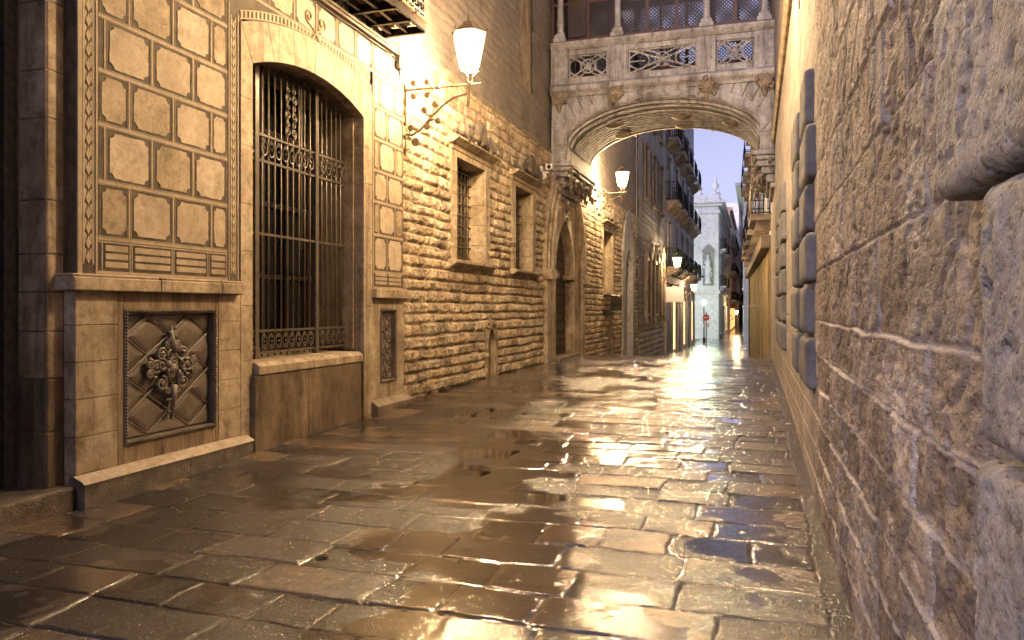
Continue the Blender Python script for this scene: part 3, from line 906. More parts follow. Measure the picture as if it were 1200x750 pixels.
# ================================================================== LEFT: the rusticated house (up to and past the bridge)
rust = thing('rusticated_house', (-4.8, 15, 0), 'rough-hewn stone house with grilled windows and pointed portals, running under the bridge', 'building')
RX = -4.62
openings = {
    'w1': [(11.40, 1.97), (12.98, 1.97), (12.98, 3.78), (11.40, 3.78)],
    'w2': [(14.58, 1.97), (16.0, 1.97), (16.0, 3.8), (14.58, 3.8)],
    'niche': gothic(13.28, .27, -.3, .60),
    'portal': gothic(18.88, 1.75, -.5, 2.1, 1.35),
    'w3': [(24.0, 1.65), (25.8, 1.65), (25.8, 3.85), (24.0, 3.85)],
    'door2': gothic(29.0, 1.3, -1.2, 2.4, 1.5),
    'niche2': gothic(25.3, .25, -.7, .35),
}
ys = np.concatenate([np.arange(9.40, 17.6, .0125), np.arange(17.6, 31.6, .026)])
zs = np.arange(-1.1, 4.90, .013)
Yw, Zw = np.meshgrid(ys, zs, indexing='ij')
wy = Yw + .035 * fbm(Yw * 3, Zw * 3, 3, 101); wz = Zw + .028 * fbm(Yw * 2, Zw * 4, 3, 103)
rng = np.random.RandomState(12)
hz = -1.3 + np.concatenate([[0], np.cumsum(.135 + .06 * rng.rand(46))])
du, dv, row, sid, cu, cv = courses(wy, wz, hz, .15, .42, 33)
sid2 = _hash(np.floor(sid * 9973), np.floor(sid * 7919), 3)
scal = .5 + .5 * vnoise(wy * 16, wz * 3, 333)
e = smooth(.004, .022 + .026 * scal, du) * smooth(.004, .018 + .03 * scal, dv)
rough = .5 + .5 * smooth(4.2, 2.6, Zw) if False else 1 - .45 * smooth(2.4, 4.4, Zw)
hh = e * (.030 + .022 * sid) * rough + e * (.040 * fbm(Yw * 6, Zw * 8, 5, 105, .6) + .030 * np.abs(fbm(Yw * 13, Zw * 11, 4, 107, .6)) - .014 * smooth(.2, .5, fbm(Yw * 22, Zw * 9, 2, 109)) + .020 * np.abs(fbm(Yw * 11, Zw * 3.5, 3, 111))) * rough
hh += e * rough * (cv * (sid2 - .3) * .14 + cu * (sid - .5) * .05)
hh += .004 * fbm(Yw * 40, Zw * 40, 2, 108)
yc = (Yw[:-1, :-1] + Yw[1:, 1:]) / 2; zc2 = (Zw[:-1, :-1] + Zw[1:, 1:]) / 2
keep = np.ones(yc.shape, bool)
for k, p in openings.items(): keep &= ~inside(p, yc, zc2)
grid_obj('rusticated_wall', np.stack([RX + hh, Yw, Zw], -1), 'rustic', rust, keep, attrs={'mortar_and_shade': (1 - smooth(.0, .016, np.minimum(du, dv))), 'tone': sid2})
mb = MB()   # body behind, with the openings as recesses (solid 0.5 m back)
mb.box(-7.5, -5.25, 9.41, 31.6, -1.3, 12)
mb.build('inner_wall', 'ashlar_damp', rust)
# upper wall with finer courses
ys = np.arange(9.40, 31.6, .045); zs = np.concatenate([np.arange(4.97, 12.02, .03)])
Yw, Zw = np.meshgrid(ys, zs, indexing='ij')
hz = 4.6 + np.concatenate([[0], np.cumsum(.15 + .05 * rng.rand(60))])
du, dv, row, sid, cu, cv = courses(Yw + .02 * fbm(Yw * 3, Zw * 3, 2, 1), Zw + .015 * fbm(Yw * 2, Zw * 3, 2, 2), hz, .25, .55, 36)
e = smooth(0, .035, np.minimum(du, dv))
hh = e * (.012 + .018 * sid) + e * .014 * fbm(Yw * 7, Zw * 7, 3, 9)
yc = (Yw[:-1, :-1] + Yw[1:, 1:]) / 2; zc2 = (Zw[:-1, :-1] + Zw[1:, 1:]) / 2
keep = ~((yc > 15.3) & (yc < 16.2) & (zc2 > 5.9) & (zc2 < 8.3))
grid_obj('upper_wall', np.stack([RX - .06 + hh, Yw, Zw], -1), 'upper_stone', rust, keep)
mb = MB(); mb.box(-4.9, RX - .09, 15.2, 16.3, 5.8, 8.4); mb.build('blocked_window', 'ashlar', rust)
mb = MB(); mb.prism([(RX - .2, 4.86), (RX + .02, 4.88), (RX + .055, 4.93), (RX + .05, 4.97), (RX - .06, 5.02), (RX - .2, 5.02)], 'y', 9.402, 17.58)
mb.prism([(RX - .2, 4.86), (RX + .02, 4.88), (RX + .055, 4.93), (RX + .05, 4.97), (RX - .06, 5.02), (RX - .2, 5.02)], 'y', 20.62, 31.5)
mb.build('string_course', 'carved_stone', rust, bevel=.008)

def grilled_window(y0, y1, z0, z1, ped_seed, grille=True):
    w = thing('window', (0, 0, 0), None, None); w.parent = rust; w.location = Vector((-4.7, (y0 + y1) / 2, z0)) - wloc(rust)
    m = MB(); F = RX + .055
    jw_ = .24
    # jamb stones
    zs_ = np.linspace(z0 - .02, z1 + .1, 6)
    for a, b in zip(zs_[:-1], zs_[1:]):
        m.box(-5.2, F, y0 - jw_, y0, a + .002, b - .002); m.box(-5.2, F, y1, y1 + jw_, a + .002, b - .002)
    m.box(-5.2, F, y0, y1, z1, z1 + .1)
    m.build('surround', 'ashlar', w, bevel=.006)
    m = MB()
    m.prism([(-5.2, z0 - .10), (F + .03, z0 - .12), (F + .12, z0 - .06), (F + .12, z0 - .01), (-5.2, z0 + .01)], 'y', y0 - jw_ - .08, y1 + jw_ + .06)
    m.build('sill', 'ashlar', w, bevel=.008)
    # entablature and carved crest
    m = MB()
    m.box(-5.1, F + .02, y0 - jw_ - .02, y1 + jw_ + .02, z1 + .102, z1 + .18)
    m.prism([(-5.1, z1 + .182), (F + .05, z1 + .182), (F + .16, z1 + .25), (F + .16, z1 + .285), (-5.1, z1 + .31)], 'y', y0 - jw_ - .08, y1 + jw_ + .08)
    m.build('cornice', 'ashlar', w, bevel=.008)
    m = MB(); c = (y0 + y1) / 2; half = (y1 - y0) / 2 + .1
    for q in range(11):
        a = R(12 + q * 15.6); L_ = .34
        m.tube([(F + .12, c, z1 + .33), (F + .17, c + L_ * .6 * math.cos(a), z1 + .33 + L_ * .75 * math.sin(a)), (F + .14, c + L_ * 1.02 * math.cos(a), z1 + .33 + L_ * 1.15 * math.sin(a))], [.04, .055, .03], 6)
    for sy in (-1, 1):
        m.scroll((F + .14, c + sy * .52, z1 + .42), .14, .04, 1.5, -PI / 2, sy)
        m.tube([(F + .13, c + sy * .52, z1 + .32), (F + .13, c + sy * .72, z1 + .36), (F + .12, c + sy * half, z1 + .34)], [.04, .05, .03], 6)
        m.ball((F + .12, c + sy * half, z1 + .42), .08, 8, 1, 1, 1.4)
    carved(m, (F + .13, c, z1 + .44), (.05, .5, .14), 34, ped_seed)
    m.box(F - .05, F + .10, c - .62, c + .62, z1 + .30, z1 + .5)
    m.build('crest', 'crest_stone', w, smooth=True)
    m = MB(); m.box(-4.96, -4.92, y0, y1, z0, z1); m.build('glass', 'glass_dark', w)
    if grille:
        m = MB(); gx_ = RX - .24
        n = int((y1 - y0) / .17)
        for i in range(n + 1): m.tube([(gx_, y0 + (y1 - y0) * (i + .5) / (n + 1), z0), (gx_, y0 + (y1 - y0) * (i + .5) / (n + 1), z1)], .012, 6)
        k = int((z1 - z0) / .17)
        for i in range(k): m.tube([(gx_ + .012, y0, z0 + (z1 - z0) * (i + .5) / k), (gx_ + .012, y1, z0 + (z1 - z0) * (i + .5) / k)], .012, 6)
        m.build('grille', 'iron_warm', w, smooth=True)
    return w
grilled_window(11.5, 12.86, 2.03, 3.68, 4)
grilled_window(14.68, 15.9, 2.03, 3.7, 5, True)
w3 = grilled_window(24.1, 25.7, 1.75, 3.75, 6, True)

def gothic_frame(name, c, w_in, w_out, z0, zs, kin, kout, x0, x1, mat, parent, zs_out=None, bev=.01):
    i_ = gothic(c, w_in, z0, zs, kin); o_ = gothic(c, w_out, z0, zs if zs_out is None else zs_out, kout)
    m = MB(); m.band(i_, o_, 'x', x0, x1); return m.build(name, mat, parent, bevel=0)
# small pointed niche
ni = thing('niche', (0, 0, 0), None, None); ni.parent = rust; ni.location = Vector((-4.6, 13.28, 0)) - wloc(rust)
gothic_frame('niche_frame', 13.28, .21, .34, -.3, .55, 1.5, 1.2, -5.2, RX + .035, 'ashlar', ni, .66)
mb = MB(); mb.box(-4.79, -4.76, 13.0, 13.6, -.3, 1.2); mb.build('niche_back', 'glass_dark', ni)
ni = thing('niche', (0, 0, 0), None, None); ni.parent = rust; ni.location = Vector((-4.6, 25.3, 0)) - wloc(rust)
gothic_frame('niche_frame', 25.3, .22, .34, -.9, .2, 1.5, 1.2, -5.2, RX + .05, 'ashlar', ni, .3)
mb = MB(); mb.box(-4.79, -4.76, 25.0, 25.6, -.9, .7); mb.build('niche_back', 'glass_dark', ni)
# pointed portal under the bridge
po = thing('portal', (0, 0, 0), None, None); po.parent = rust; po.location = Vector((-4.6, 18.88, 0)) - wloc(rust)
gothic_frame('door_arch', 18.88, 1.0, 1.76, -.4, 2.08, 1.25, 1.32, -5.2, RX + .06, 'ashlar', po)
for (wi, wo, xo) in ((1.74, 1.84, .16), (1.86, 1.97, .11), (1.99, 2.08, .06)):
    gothic_frame('archivolt', 18.88, wi, wo, 2.14 if wo < 2.0 else 2.14, 2.18, 1.32, 1.32, RX - .02, RX + .06 + xo, 'ashlar', po)
mb = MB()
for y in (17.0, 20.76):
    mb.prism([(y - .18, 1.9), (y + .18, 1.9), (y + .24, 2.05), (y + .24, 2.14), (y - .24, 2.14), (y - .24, 2.05)], 'x', RX - .02, RX + .26)
    mb.box(RX - .02, RX + .13, y - .13, y + .13, -.3, 1.9)
for y in (17.98, 19.78):
    mb.prism([(y - .1, 1.98), (y + .1, 1.98), (y + .14, 2.1), (y - .14, 2.1)], 'x', RX - .3, RX + .1)
split_by(mb.build('impost', 'ashlar', po, bevel=.01), lambda c: nearest(17, 17.98, 19.78, 20.76)(c, 1))
mb = MB(); carved(mb, (RX + .08, 18.88, 3.75), (.04, .14, .34), 30, 8)
mb.ball((RX + .07, 18.88, 3.85), .17, 8, .4, 1, 1.3); mb.build('coat_of_arms', 'carved_stone', po, smooth=True)
mb = MB(); mb.box(-4.89, -4.82, 17.8, 19.95, -.2, 3.6)
for i in range(9):
    for k in range(14): mb.ball((-4.81, 17.98 + i * .23, .2 + k * .23), .022, 6)
mb.build('door', 'wood_dark', po)
mb = MB(); mb.box(-5.2, -4.42, 17.7, 20.05, -.2, .06); mb.build('threshold', 'ashlar_damp', po, bevel=.01)
# second pointed door further on
po = thing('portal', (0, 0, 0), None, None); po.parent = rust; po.location = Vector((-4.6, 29, -.5)) - wloc(rust)
gothic_frame('door_arch', 29.0, .82, 1.45, -1.2, 2.3, 1.35, 1.6, -5.2, RX + .09, 'bridge_stone', po, 2.6)
mb = MB(); mb.box(-4.95, -4.9, 28, 30, -1.2, 4); mb.build('door', 'wood_red', po)
# plain pale face above and around second door
# window box grate under third window
mb = MB()
for i in range(14): mb.tube([(RX + .3, 23.9 + i * .15, 1.15), (RX + .32, 23.9 + i * .15, 1.65)], .012, 5)
for z in (1.15, 1.65): mb.tube([(RX, 23.9, z), (RX + .3, 23.9, z), (RX + .3, 25.85, z), (RX, 25.85, z)], .016, 6)
mb.box(RX, RX + .3, 23.9, 25.85, 1.12, 1.15)
mb.build('window_cage', 'iron', w3)

# ================================================================== BRIDGE
BX0, BX1, BY0, BY1 = -4.6, .40, 17.6, 20.6
br = thing('bridge', (-2.1, 19.1, 4.7), 'pale carved stone bridge with flat arch, tracery parapet and lattice-windowed gallery spanning the alley', 'bridge')
AC = (-4.2 + .08) / 2; AW = (4.2 + .08) / 2
def soffit(x, dz=0, grow=0):
    """height of the basket arch underside at x"""
    t = abs(x - AC) / (AW + grow)
    return 5.06 + dz + (.86 + grow * .3) * (max(0, 1 - t ** 2.05)) ** .56
def arch_pts(dz, grow, n=40):
    P = []
    for i in range(n + 1):
        a = -math.cos(PI * i / n); x = AC + a * (AW + grow)
        P.append((x, soffit(x, dz, grow)))
    return P
# barrel: stepped rings front and back, then the soffit slab
mb = MB()
steps = [(0.0, .0, BY0 + .55, BY1 - .55), ]
lo = arch_pts(0, 0); hi = arch_pts(.25, .12)
mb.band(lo, hi, 'y', BY0 + .62, BY1 - .62)
mb.build('vault', 'bridge_stone', br)
mb = MB()
for k, (dz, gr, y0, y1) in enumerate([(.01, .00, .42, .60), (-.012, -.012, .36, .41), (.03, .02, .22, .35), (.015, .01, .16, .21), (.06, .05, .04, .15), (.075, .065, -.03, .03)]):
    lo = arch_pts(dz, gr); hi = arch_pts(dz + .16, gr + .16)
    mb.band(lo, hi, 'y', BY0 + y0, BY0 + y1); mb.band(lo, hi, 'y', BY1 - y1, BY1 - y0)
lo = arch_pts(.10, .09); hi = arch_pts(.19, .17)
mb.band(lo, hi, 'y', BY0 - .06, BY0 - .031); mb.band(lo, hi, 'y', BY1 + .031, BY1 + .06)
split_by(mb.build('arch_moulding', 'bridge_stone', br, bevel=0), lambda c: c.y < 19.1)
# ribs crossing below the vault
mb = MB()
for i in range(9):
    y = BY0 + .72 + i * .195
    lo = arch_pts(-.03, -.03, 30); hi = arch_pts(.03, .0, 30)
    mb.band(lo, hi, 'y', y - .022, y + .022)
split_by(mb.build('rib', 'bridge_stone', br), lambda c: round(c.y, 2))
mb = MB()
for x, y in ((-3.3, 18.6), (-1.7, 18.9), (-.5, 18.7), (-3.3, 19.8), (-1.7, 19.9)):
    mb.lathe((x, y, soffit(x) - .06), [(.05, -.06), (.16, -.03), (.24, .01), (.26, .06)], 10); carved(mb, (x, y, soffit(x) - .05), (.2, .2, .05), 22, int(x * 10) + 50, 'y')
split_by(mb.build('ceiling_boss', 'carved_stone', br, smooth=True), lambda c: (round((c.x + 3.3) / 1.5), c.y < 19.3))
# voussoirs and spandrel ashlar on both faces
mb = MB()
N = 22; A = arch_pts(.16, .15, N)
cxv, czv = AC, 2.2
top = 6.2
for fy0, fy1 in ((BY0, BY0 + .3), (BY1 - .3, BY1)):
    for i in range(N):
        a, b = A[i], A[i + 1]
        def up(p):
            dx, dz_ = p[0] - cxv, p[1] - czv; s_ = (top - czv) / dz_; x = cxv + dx * s_
            if x < BX0: s_ = (BX0 - cxv) / dx
            if x > BX1: s_ = (BX1 - cxv) / dx
            return (cxv + dx * s_, czv + dz_ * s_)
        ua, ub = up(a), up(b); poly = [a, b, ub]
        if abs(ua[1] - top) > .001 and abs(ub[1] - top) < .001: poly.append((BX0, top))
        if abs(ub[1] - top) > .001 and abs(ua[1] - top) < .001: poly.append((BX1, top))
        poly.append(ua)
        c_ = (sum(p[0] for p in poly) / len(poly), sum(p[1] for p in poly) / len(poly))
        poly = [(p[0] + (c_[0] - p[0]) * .06, p[1] + (c_[1] - p[1]) * .035) for p in poly]
        mb.prism(poly, 'y', fy0, fy1)
    for (x0, x1) in ((BX0, -4.21), (.09, BX1)):
        for z0, z1 in ((4.72, 5.1), (5.1, 5.42), (5.42, 5.7)):
            xx0, xx1 = x0, x1
            mb.box(xx0 + .003, xx1 - .003, fy0 + .004, fy1 - .004, z0 + .003, z1 - .003)
split_by(mb.build('spandrel', 'bridge_stone', br, bevel=.004), lambda c: (c.y < 19.1, c.x < AC))
mb = MB(); 
hi = arch_pts(.26, .13); mb.band(hi, [(p[0], 6.2) for p in hi], 'y', BY0 + .06, BY1 - .06)
mb.box(BX0, -4.22, BY0 + .06, BY1 - .06, 4.72, 6.2); mb.box(.10, BX1, BY0 + .06, BY1 - .06, 4.72, 6.2)
mb.build('core', 'crest_stone', br)
# lower cornice
mb = MB()
for s_, fy in ((-1, BY0), (1, BY1)):
    P = [(fy - s_ * .3, 6.2), (fy + s_ * .03, 6.2), (fy + s_ * .07, 6.26), (fy + s_ * .16, 6.32), (fy + s_ * .18, 6.36), (fy + s_ * .18, 6.42), (fy + s_ * .06, 6.5), (fy - s_ * .3, 6.5)]
    mb.prism(P, 'x', BX0, BX1)
    P = [(fy - s_ * .2, 7.30), (fy + s_ * .03, 7.30), (fy + s_ * .09, 7.36), (fy + s_ * .13, 7.42), (fy + s_ * .13, 7.47), (fy - s_ * .2, 7.49)]
    mb.prism(P, 'x', BX0, BX1)
    mb.box(BX0, BX1, min(fy, fy - s_ * .22), max(fy, fy - s_ * .22), 6.5, 6.64); mb.box(BX0, BX1, min(fy, fy - s_ * .22), max(fy, fy - s_ * .22), 7.18, 7.30)
mb.box(BX0, BX1, BY0 + .3, BY1 - .3, 6.2, 6.5)
split_by(mb.build('cornice', 'bridge_stone', br, bevel=.008), lambda c: (round(c.y - 19.1), c.z > 6.9))
# parapet piers with fluted strips
piers = [(-4.6, -4.18), (-3.26, -2.78), (-1.24, -.82), (-.02, .40)]
mb = MB()
for (a, b) in piers:
    for s_, fy in ((-1, BY0), (1, BY1)):
        mb.box(a, b, min(fy + s_ * .03, fy - s_ * .22), max(fy + s_ * .03, fy - s_ * .22), 6.5, 7.3)
        n = 4
        for i in range(n):
            x = a + (b - a) * (i + .5) / n
            mb.box(x - .03, x + .03, min(fy + s_ * .03, fy + s_ * .055), max(fy + s_ * .03, fy + s_ * .055), 6.56, 7.22)
split_by(mb.build('parapet_pier', 'bridge_stone', br, bevel=.006), lambda c: (c.y < 19.1, nearest(-4.4, -3.02, -1.03, .2)(c, 0)))
# tracery
gaps = [(-4.18, -3.26), (-2.78, -1.24), (-.82, -.02)]
mb = MB()
for (a, b) in gaps:
    for s_, fy in ((-1, BY0), (1, BY1)):
        y = fy - s_ * .06
        cx, cz = (a + b) / 2, 6.91; hw, hh_ = (b - a) / 2, .27
        def bar2(p, q, r_=.02): mb.tube([(p[0], y, p[1]), (q[0], y, q[1])], r_, 5)
        bar2((a, 6.65), (b, 6.65)); bar2((a, 7.17), (b, 7.17))
        bar2((a + .02, 6.65), (a + .02, 7.17)); bar2((b - .02, 6.65), (b - .02, 7.17))
        for sx_ in (-1, 1):
            for sz in (-1, 1):
                bar2((cx, cz), (cx + sx_ * hw, cz + sz * hh_), .022)
                pts = [(cx + sx_ * hw * (1 - math.cos(t)) * .98, y, cz + sz * hh_ * math.sin(t)) for t in np.linspace(0, PI / 2, 7)]
                mb.tube(pts, .018, 5)
                pts = [(cx + sx_ * hw * (1 - .62 * math.cos(t)), y, cz + sz * hh_ * .9 * math.sin(t)) for t in np.linspace(0, PI / 2, 7)]
                mb.tube(pts, .016, 5)
                pts = [(cx + sx_ * hw * math.cos(t), y, cz + sz * hh_ * math.sin(t)) for t in np.linspace(0, PI / 2, 8)]
                mb.tube(pts, .018, 5)
            pts = [(cx + sx_ * .16 * math.sin(t), y, cz + .16 * math.cos(t)) for t in np.linspace(0, PI, 9)]
            mb.tube(pts, .02, 5)
        carved(mb, (cx, y, cz), (.09, .03, .09), 10, 77, 'y'); mb.ball((cx, y, cz), .08, 8, 1, .6, 1)
        if hw > .6:
            for sx_ in (-1, 1):
                bar2((cx + sx_ * hw * .5, cz), (cx + sx_ * hw, cz), .018)
split_by(mb.build('tracery', 'bridge_stone', br), lambda c: (c.y < 19.1, nearest(-3.72, -2.01, -.42)(c, 0) if not (-2.8 < c.x < -1.2) else 1))
# carved corbels under the cornice and under the springings
mb = MB()
for x in (-3.05, -1.03, .2, -4.4):
    for fy, s_ in ((BY0, -1), (BY1, 1)):
        mb.ball((x, fy + s_ * .09, 6.18), .19, 8, 1, .7, .9); carved(mb, (x, fy + s_ * .16, 6.14), (.17, .08, .17), 22, int(x * 10) + 90, 'y')
        mb.tube([(x, fy + s_ * .06, 6.1), (x, fy + s_ * .03, 5.85)], [.1, .03], 6)
split_by(mb.build('corbel_head', 'carved_stone', br, smooth=True), lambda c: (c.y < 19.1, nearest(-4.4, -3.05, -1.03, .2)(c, 0)))
mb = MB()
for x0, sgn in ((BX0 - .02, 1), (BX1 + .02, -1)):
    for k, (w_, z0, z1) in enumerate(((.50, 4.60, 4.72), (.46, 4.50, 4.59), (.40, 4.36, 4.49), (.30, 4.2, 4.35), (.18, 4.02, 4.19), (.1, 3.9, 4.01))):
        mb.box(x0, x0 + sgn * w_, BY0 + .04 * k, BY1 - .04 * k, z0, z1)
split_by(mb.build('springing_corbel', 'bridge_stone', br, bevel=.03), lambda c: c.x < -2)
mb = MB()
for x0, sgn in ((BX0, 1), (BX1, -1)):
    for yy_ in (BY0 + .15, BY0 + .9, BY0 + 1.6, BY1 - .6, BY1 - .1):
        carved(mb, (x0 + sgn * .28, yy_, 4.33), (.2, .2, .26), 30, int(yy_ * 10))
split_by(mb.build('corbel_foliage', 'carved_stone', br, smooth=True), lambda c: c.x < -2)
# gallery above
mb = MB()
for x in (-4.38, -3.02, -1.03, .19):
    for fy in (BY0 + .02, BY1 - .02):
        mb.box(x - .15, x + .15, fy - .13, fy + .13, 7.49, 7.58); mb.box(x - .12, x + .12, fy - .1, fy + .1, 7.58, 7.66)
        mb.lathe((x, fy, 7.66), [(.11, 0), (.12, .03), (.09, .07), (.075, .1), (.07, 1.5), (.1, 1.55), (.15, 1.75)], 10)
split_by(mb.build('column', 'bridge_stone', br, bevel=0), lambda c: (c.y < 19.1, nearest(-4.38, -3.02, -1.03, .19)(c, 0)))
mb = MB()
for fy in (BY0 + .16, BY1 - .16):
    xs_ = [-4.6, -3.75, -3.02, -2.36, -1.7, -1.03, -.42, .4]
    for x in xs_: mb.box(x - .04, x + .04, fy - .03, fy + .03, 7.49, 9.4)
    mb.box(-4.6, .4, fy - .028, fy + .028, 7.49, 7.62); mb.box(-4.6, .4, fy - .028, fy + .028, 9.2, 9.4)
    mb.box(-4.6, .4, fy - .026, fy + .026, 8.42, 8.48)
split_by(mb.build('gallery_frame', 'wood_red', br, bevel=.004), lambda c: c.y < 19.1)
mb = MB()
fy = BY0 + .16
for fy in (BY0 + .16, BY1 - .16):
    x0, x1, z0, z1 = (-3.75 if fy < 19 else -4.6), .4, 7.6, 9.3; st = .085; n = int((x1 - x0 + z1 - z0) / st)
    for i in range(n):
        c = x0 + i * st
        for sg in (1, -1):
            pa = (c, z0) if c <= x1 else (x1, z0 + c - x1)
            pb = (c - (z1 - z0), z1) if c - (z1 - z0) >= x0 else (x0, z0 + c - x0)
            if sg < 0: pa = (x0 + x1 - pa[0], pa[1]); pb = (x0 + x1 - pb[0], pb[1])
            dx, dz_ = pb[0] - pa[0], pb[1] - pa[1]
            L_ = math.hypot(dx, dz_)
            if L_ < .05: continue
            nx_, nz_ = -dz_ / L_ * .011, dx / L_ * .011
            yq = fy + (.004 if sg > 0 else -.008)
            mb.prism([(pa[0] + nx_, pa[1] + nz_), (pb[0] + nx_, pb[1] + nz_), (pb[0] - nx_, pb[1] - nz_), (pa[0] - nx_, pa[1] - nz_)], 'y', yq, yq + .008)
split_by(mb.build('lattice', 'wood_dark', br), lambda c: c.y < 19.1)
mb = MB(); mb.box(-4.2, -3.9, BY0 + .05, BY0 + .12, 7.62, 9.2)
mb.box(-3.9, -3.78, BY0 + .06, BY0 + .12, 7.62, 9.2); mb.build('gallery_door', 'wood_dark', br)
mb = MB(); mb.box(BX0, BX1, BY0 - .1, BY1 + .1, 9.4, 9.75); mb.box(BX0 , BX1, BY0 + .1, BY1 - .1, 9.75, 10.1)
mb.build('roof', 'bridge_stone', br, bevel=.02)

gl = thing('globe_lamp', (-4.02, 17.35, 8.4), 'small golden globe lamp hanging above the left end of the bridge gallery', 'lamp')
mb = MB(); mb.ball((-4.02, 17.35, 8.52), .13, 12); mb.build('globe', 'window_glow', gl, smooth=True)
mb = MB(); mb.tube([(-4.02, 17.35, 8.64), (-4.02, 17.35, 9.4)], .012, 6); mb.lathe((-4.02, 17.35, 8.37), [(.04, 0), (.09, .04), (.05, .06)], 10); mb.build('mount', 'iron', gl)
# ================================================================== RIGHT WALL
rw = thing('stone_wall', (.8, 8, 0), 'rough weathered stone wall close to the camera, with rounded quoin blocks', 'wall')
WX = .42
ys = np.concatenate([np.linspace(-6, .6, 90)[:-1], np.exp(np.arange(math.log(.6), math.log(5.9), .0030)), np.exp(np.arange(math.log(5.9), math.log(22.2), .004))])
zs = np.concatenate([np.arange(-.8, 0, .02), np.arange(0, 2.6, .0062), np.arange(2.6, 5, .014), np.arange(5, 10, .06)])
Yw, Zw = np.meshgrid(ys, zs, indexing='ij')
near = 1 - smooth(5.2, 6.3, Yw)
low = 1 - smooth(1.12, 1.2, Zw)
hz = np.array([-1.0, -.6, -.39, -.17, .05, .27, .49, .71, .93, 1.16, 1.50, 1.86, 2.2, 2.58, 2.95, 3.3, 3.65, 4.0, 4.4, 4.8, 5.2, 5.7, 6.2, 6.7, 7.2, 7.8, 8.4, 9, 9.6, 10.2])
wy = Yw + .012 * fbm(Yw * 5, Zw * 5, 3, 201); wz = Zw + .012 * fbm(Yw * 3, Zw * 3, 3, 203)
du, dv, row, sid, cu, cv = courses(wy, wz, hz, .28, .62, 44)
d = np.minimum(du, dv)
e = smooth(0, .014, d)
upn = near * (1 - low)
jd = .020 * (low * near) + .012 * upn + .007 * (1 - near)
hh = (e - 1) * jd
# weathered skin: eroded patches, vertical tooling, pits, chisel scars
er = fbm(Yw * 2.2, Zw * 2.0, 5, 210, .55)
tool = fbm(Yw * 30, Zw * 4, 3, 214) * low + .6 * fbm(Yw * 7, Zw * 16, 4, 215, .6) * (1 - low)
fine = fbm(Yw * 18, Zw * 34, 4, 218, .65)
pit = smooth(.22, .45, fbm(Yw * 9, Zw * 17, 3, 222))
hh += near * (.014 * (sid - .5) + .009 * er + .0035 * tool + .0060 * fine - .008 * pit)
flake = np.abs(fbm(Yw * 3.2, Zw * 3.8 + Yw * 1.3, 4, 230)); hh += near * .009 * smooth(.0, .22, flake) - near * .005
hh += (1 - near) * (.004 * er + .002 * fine)
for (cy_, cz_, ang, L_, w_, dep) in ((2.75, 1.86, .9, .10, .018, .03), (3.5, 1.55, .3, .16, .02, .014), (2.4, 2.05, 1.2, .12, .014, .015), (4.2, 2.2, 1.3, .3, .03, .014), (3.0, 2.3, 1.4, .3, .02, .014)):
    ca, sa = math.cos(ang), math.sin(ang)
    a_ = (Yw - cy_) * ca + (Zw - cz_) * sa; b_ = -(Yw - cy_) * sa + (Zw - cz_) * ca
    hh -= dep * np.exp(-(a_ / L_) ** 4 - (b_ / w_) ** 2)
# patches of mortar smeared over the lower joints, slightly proud
mort = np.maximum(1 - smooth(.007, .019 + .009 * fbm(Yw * 3, Zw * 3, 2, 240), dv), .35 * (1 - smooth(.003, .009, du))) * low * smooth(-.35, .2, fbm(Yw * 1.5, Zw * 2.5, 3, 241) + .25)
hh += near * mort * .010
keep = np.ones((Yw.shape[0] - 1, Yw.shape[1] - 1), bool)
grid_obj('wall_face', np.stack([WX - hh - .01, Yw, Zw], -1), 'rough_wall', rw, keep, attrs={'mortar_and_shade': np.clip(mort * near + (1 - near) * .35 + upn * .6 * (1 - smooth(.003, .012, d)), 0, 1), 'tone': np.where(near > .5, sid, .42 + .34 * sid)})
mb = MB(); mb.box(.56, 4, -8, 22.2, -1.3, 10)
mb.build('wall_core', 'ashlar_damp', rw)
mb = MB(); mb.prism([(WX + .1, 4.80), (WX - .05, 4.80), (WX - .09, 4.86), (WX - .09, 4.92), (WX - .02, 4.98), (WX + .1, 4.98)], 'y', 6.8, 17.5)
mb.build('string_course', 'ashlar', rw, bevel=.008)
def rough_block(name, x0, x1, y0, y1, z0, z1, rad, amp, n, mat, seed, parent):
    bm = bmesh.new(); bmesh.ops.create_cube(bm, size=2)
    bmesh.ops.subdivide_edges(bm, edges=bm.edges, cuts=n, use_grid_fill=True)
    hx, hy, hz_ = (x1 - x0) / 2, (y1 - y0) / 2, (z1 - z0) / 2
    cx, cy, cz = (x0 + x1) / 2, (y0 + y1) / 2, (z0 + z1) / 2
    co = np.array([v.co[:] for v in bm.verts])
    # even out spacing, then project onto the rounded box
    P = co * np.array([hx, hy, hz_])
    inner = np.clip(P, -np.array([hx, hy, hz_]) + rad, np.array([hx, hy, hz_]) - rad)
    dd = P - inner; L_ = np.linalg.norm(dd, axis=1, keepdims=True); nrm = dd / np.maximum(L_, 1e-6)
    P = inner + nrm * rad
    W_ = P + np.array([cx, cy, cz])
    nz = fbm3(W_[:, 0] * 6, W_[:, 1] * 6, W_[:, 2] * 6, 5, seed, .6) * amp * 1.3 + fbm3(W_[:, 0] * 38, W_[:, 1] * 38, W_[:, 2] * 38, 3, seed + 5) * amp * .45
    pt = smooth(.22, .5, fbm3(W_[:, 0] * 20, W_[:, 1] * 20, W_[:, 2] * 20, 3, seed + 9)) * amp * .7
    P = W_ + nrm * (nz - pt)[:, None]
    off = wloc(parent)
    for v, p in zip(bm.verts, P): v.co = Vector(p) - off
    me = bpy.data.meshes.new(name); bm.to_mesh(me); bm.free()
    me.polygons.foreach_set('use_smooth', [True] * len(me.polygons)); me.materials.append(MATS[mat])
    o = bpy.data.objects.new(name, me); COL.objects.link(o); o.parent = parent
    return o
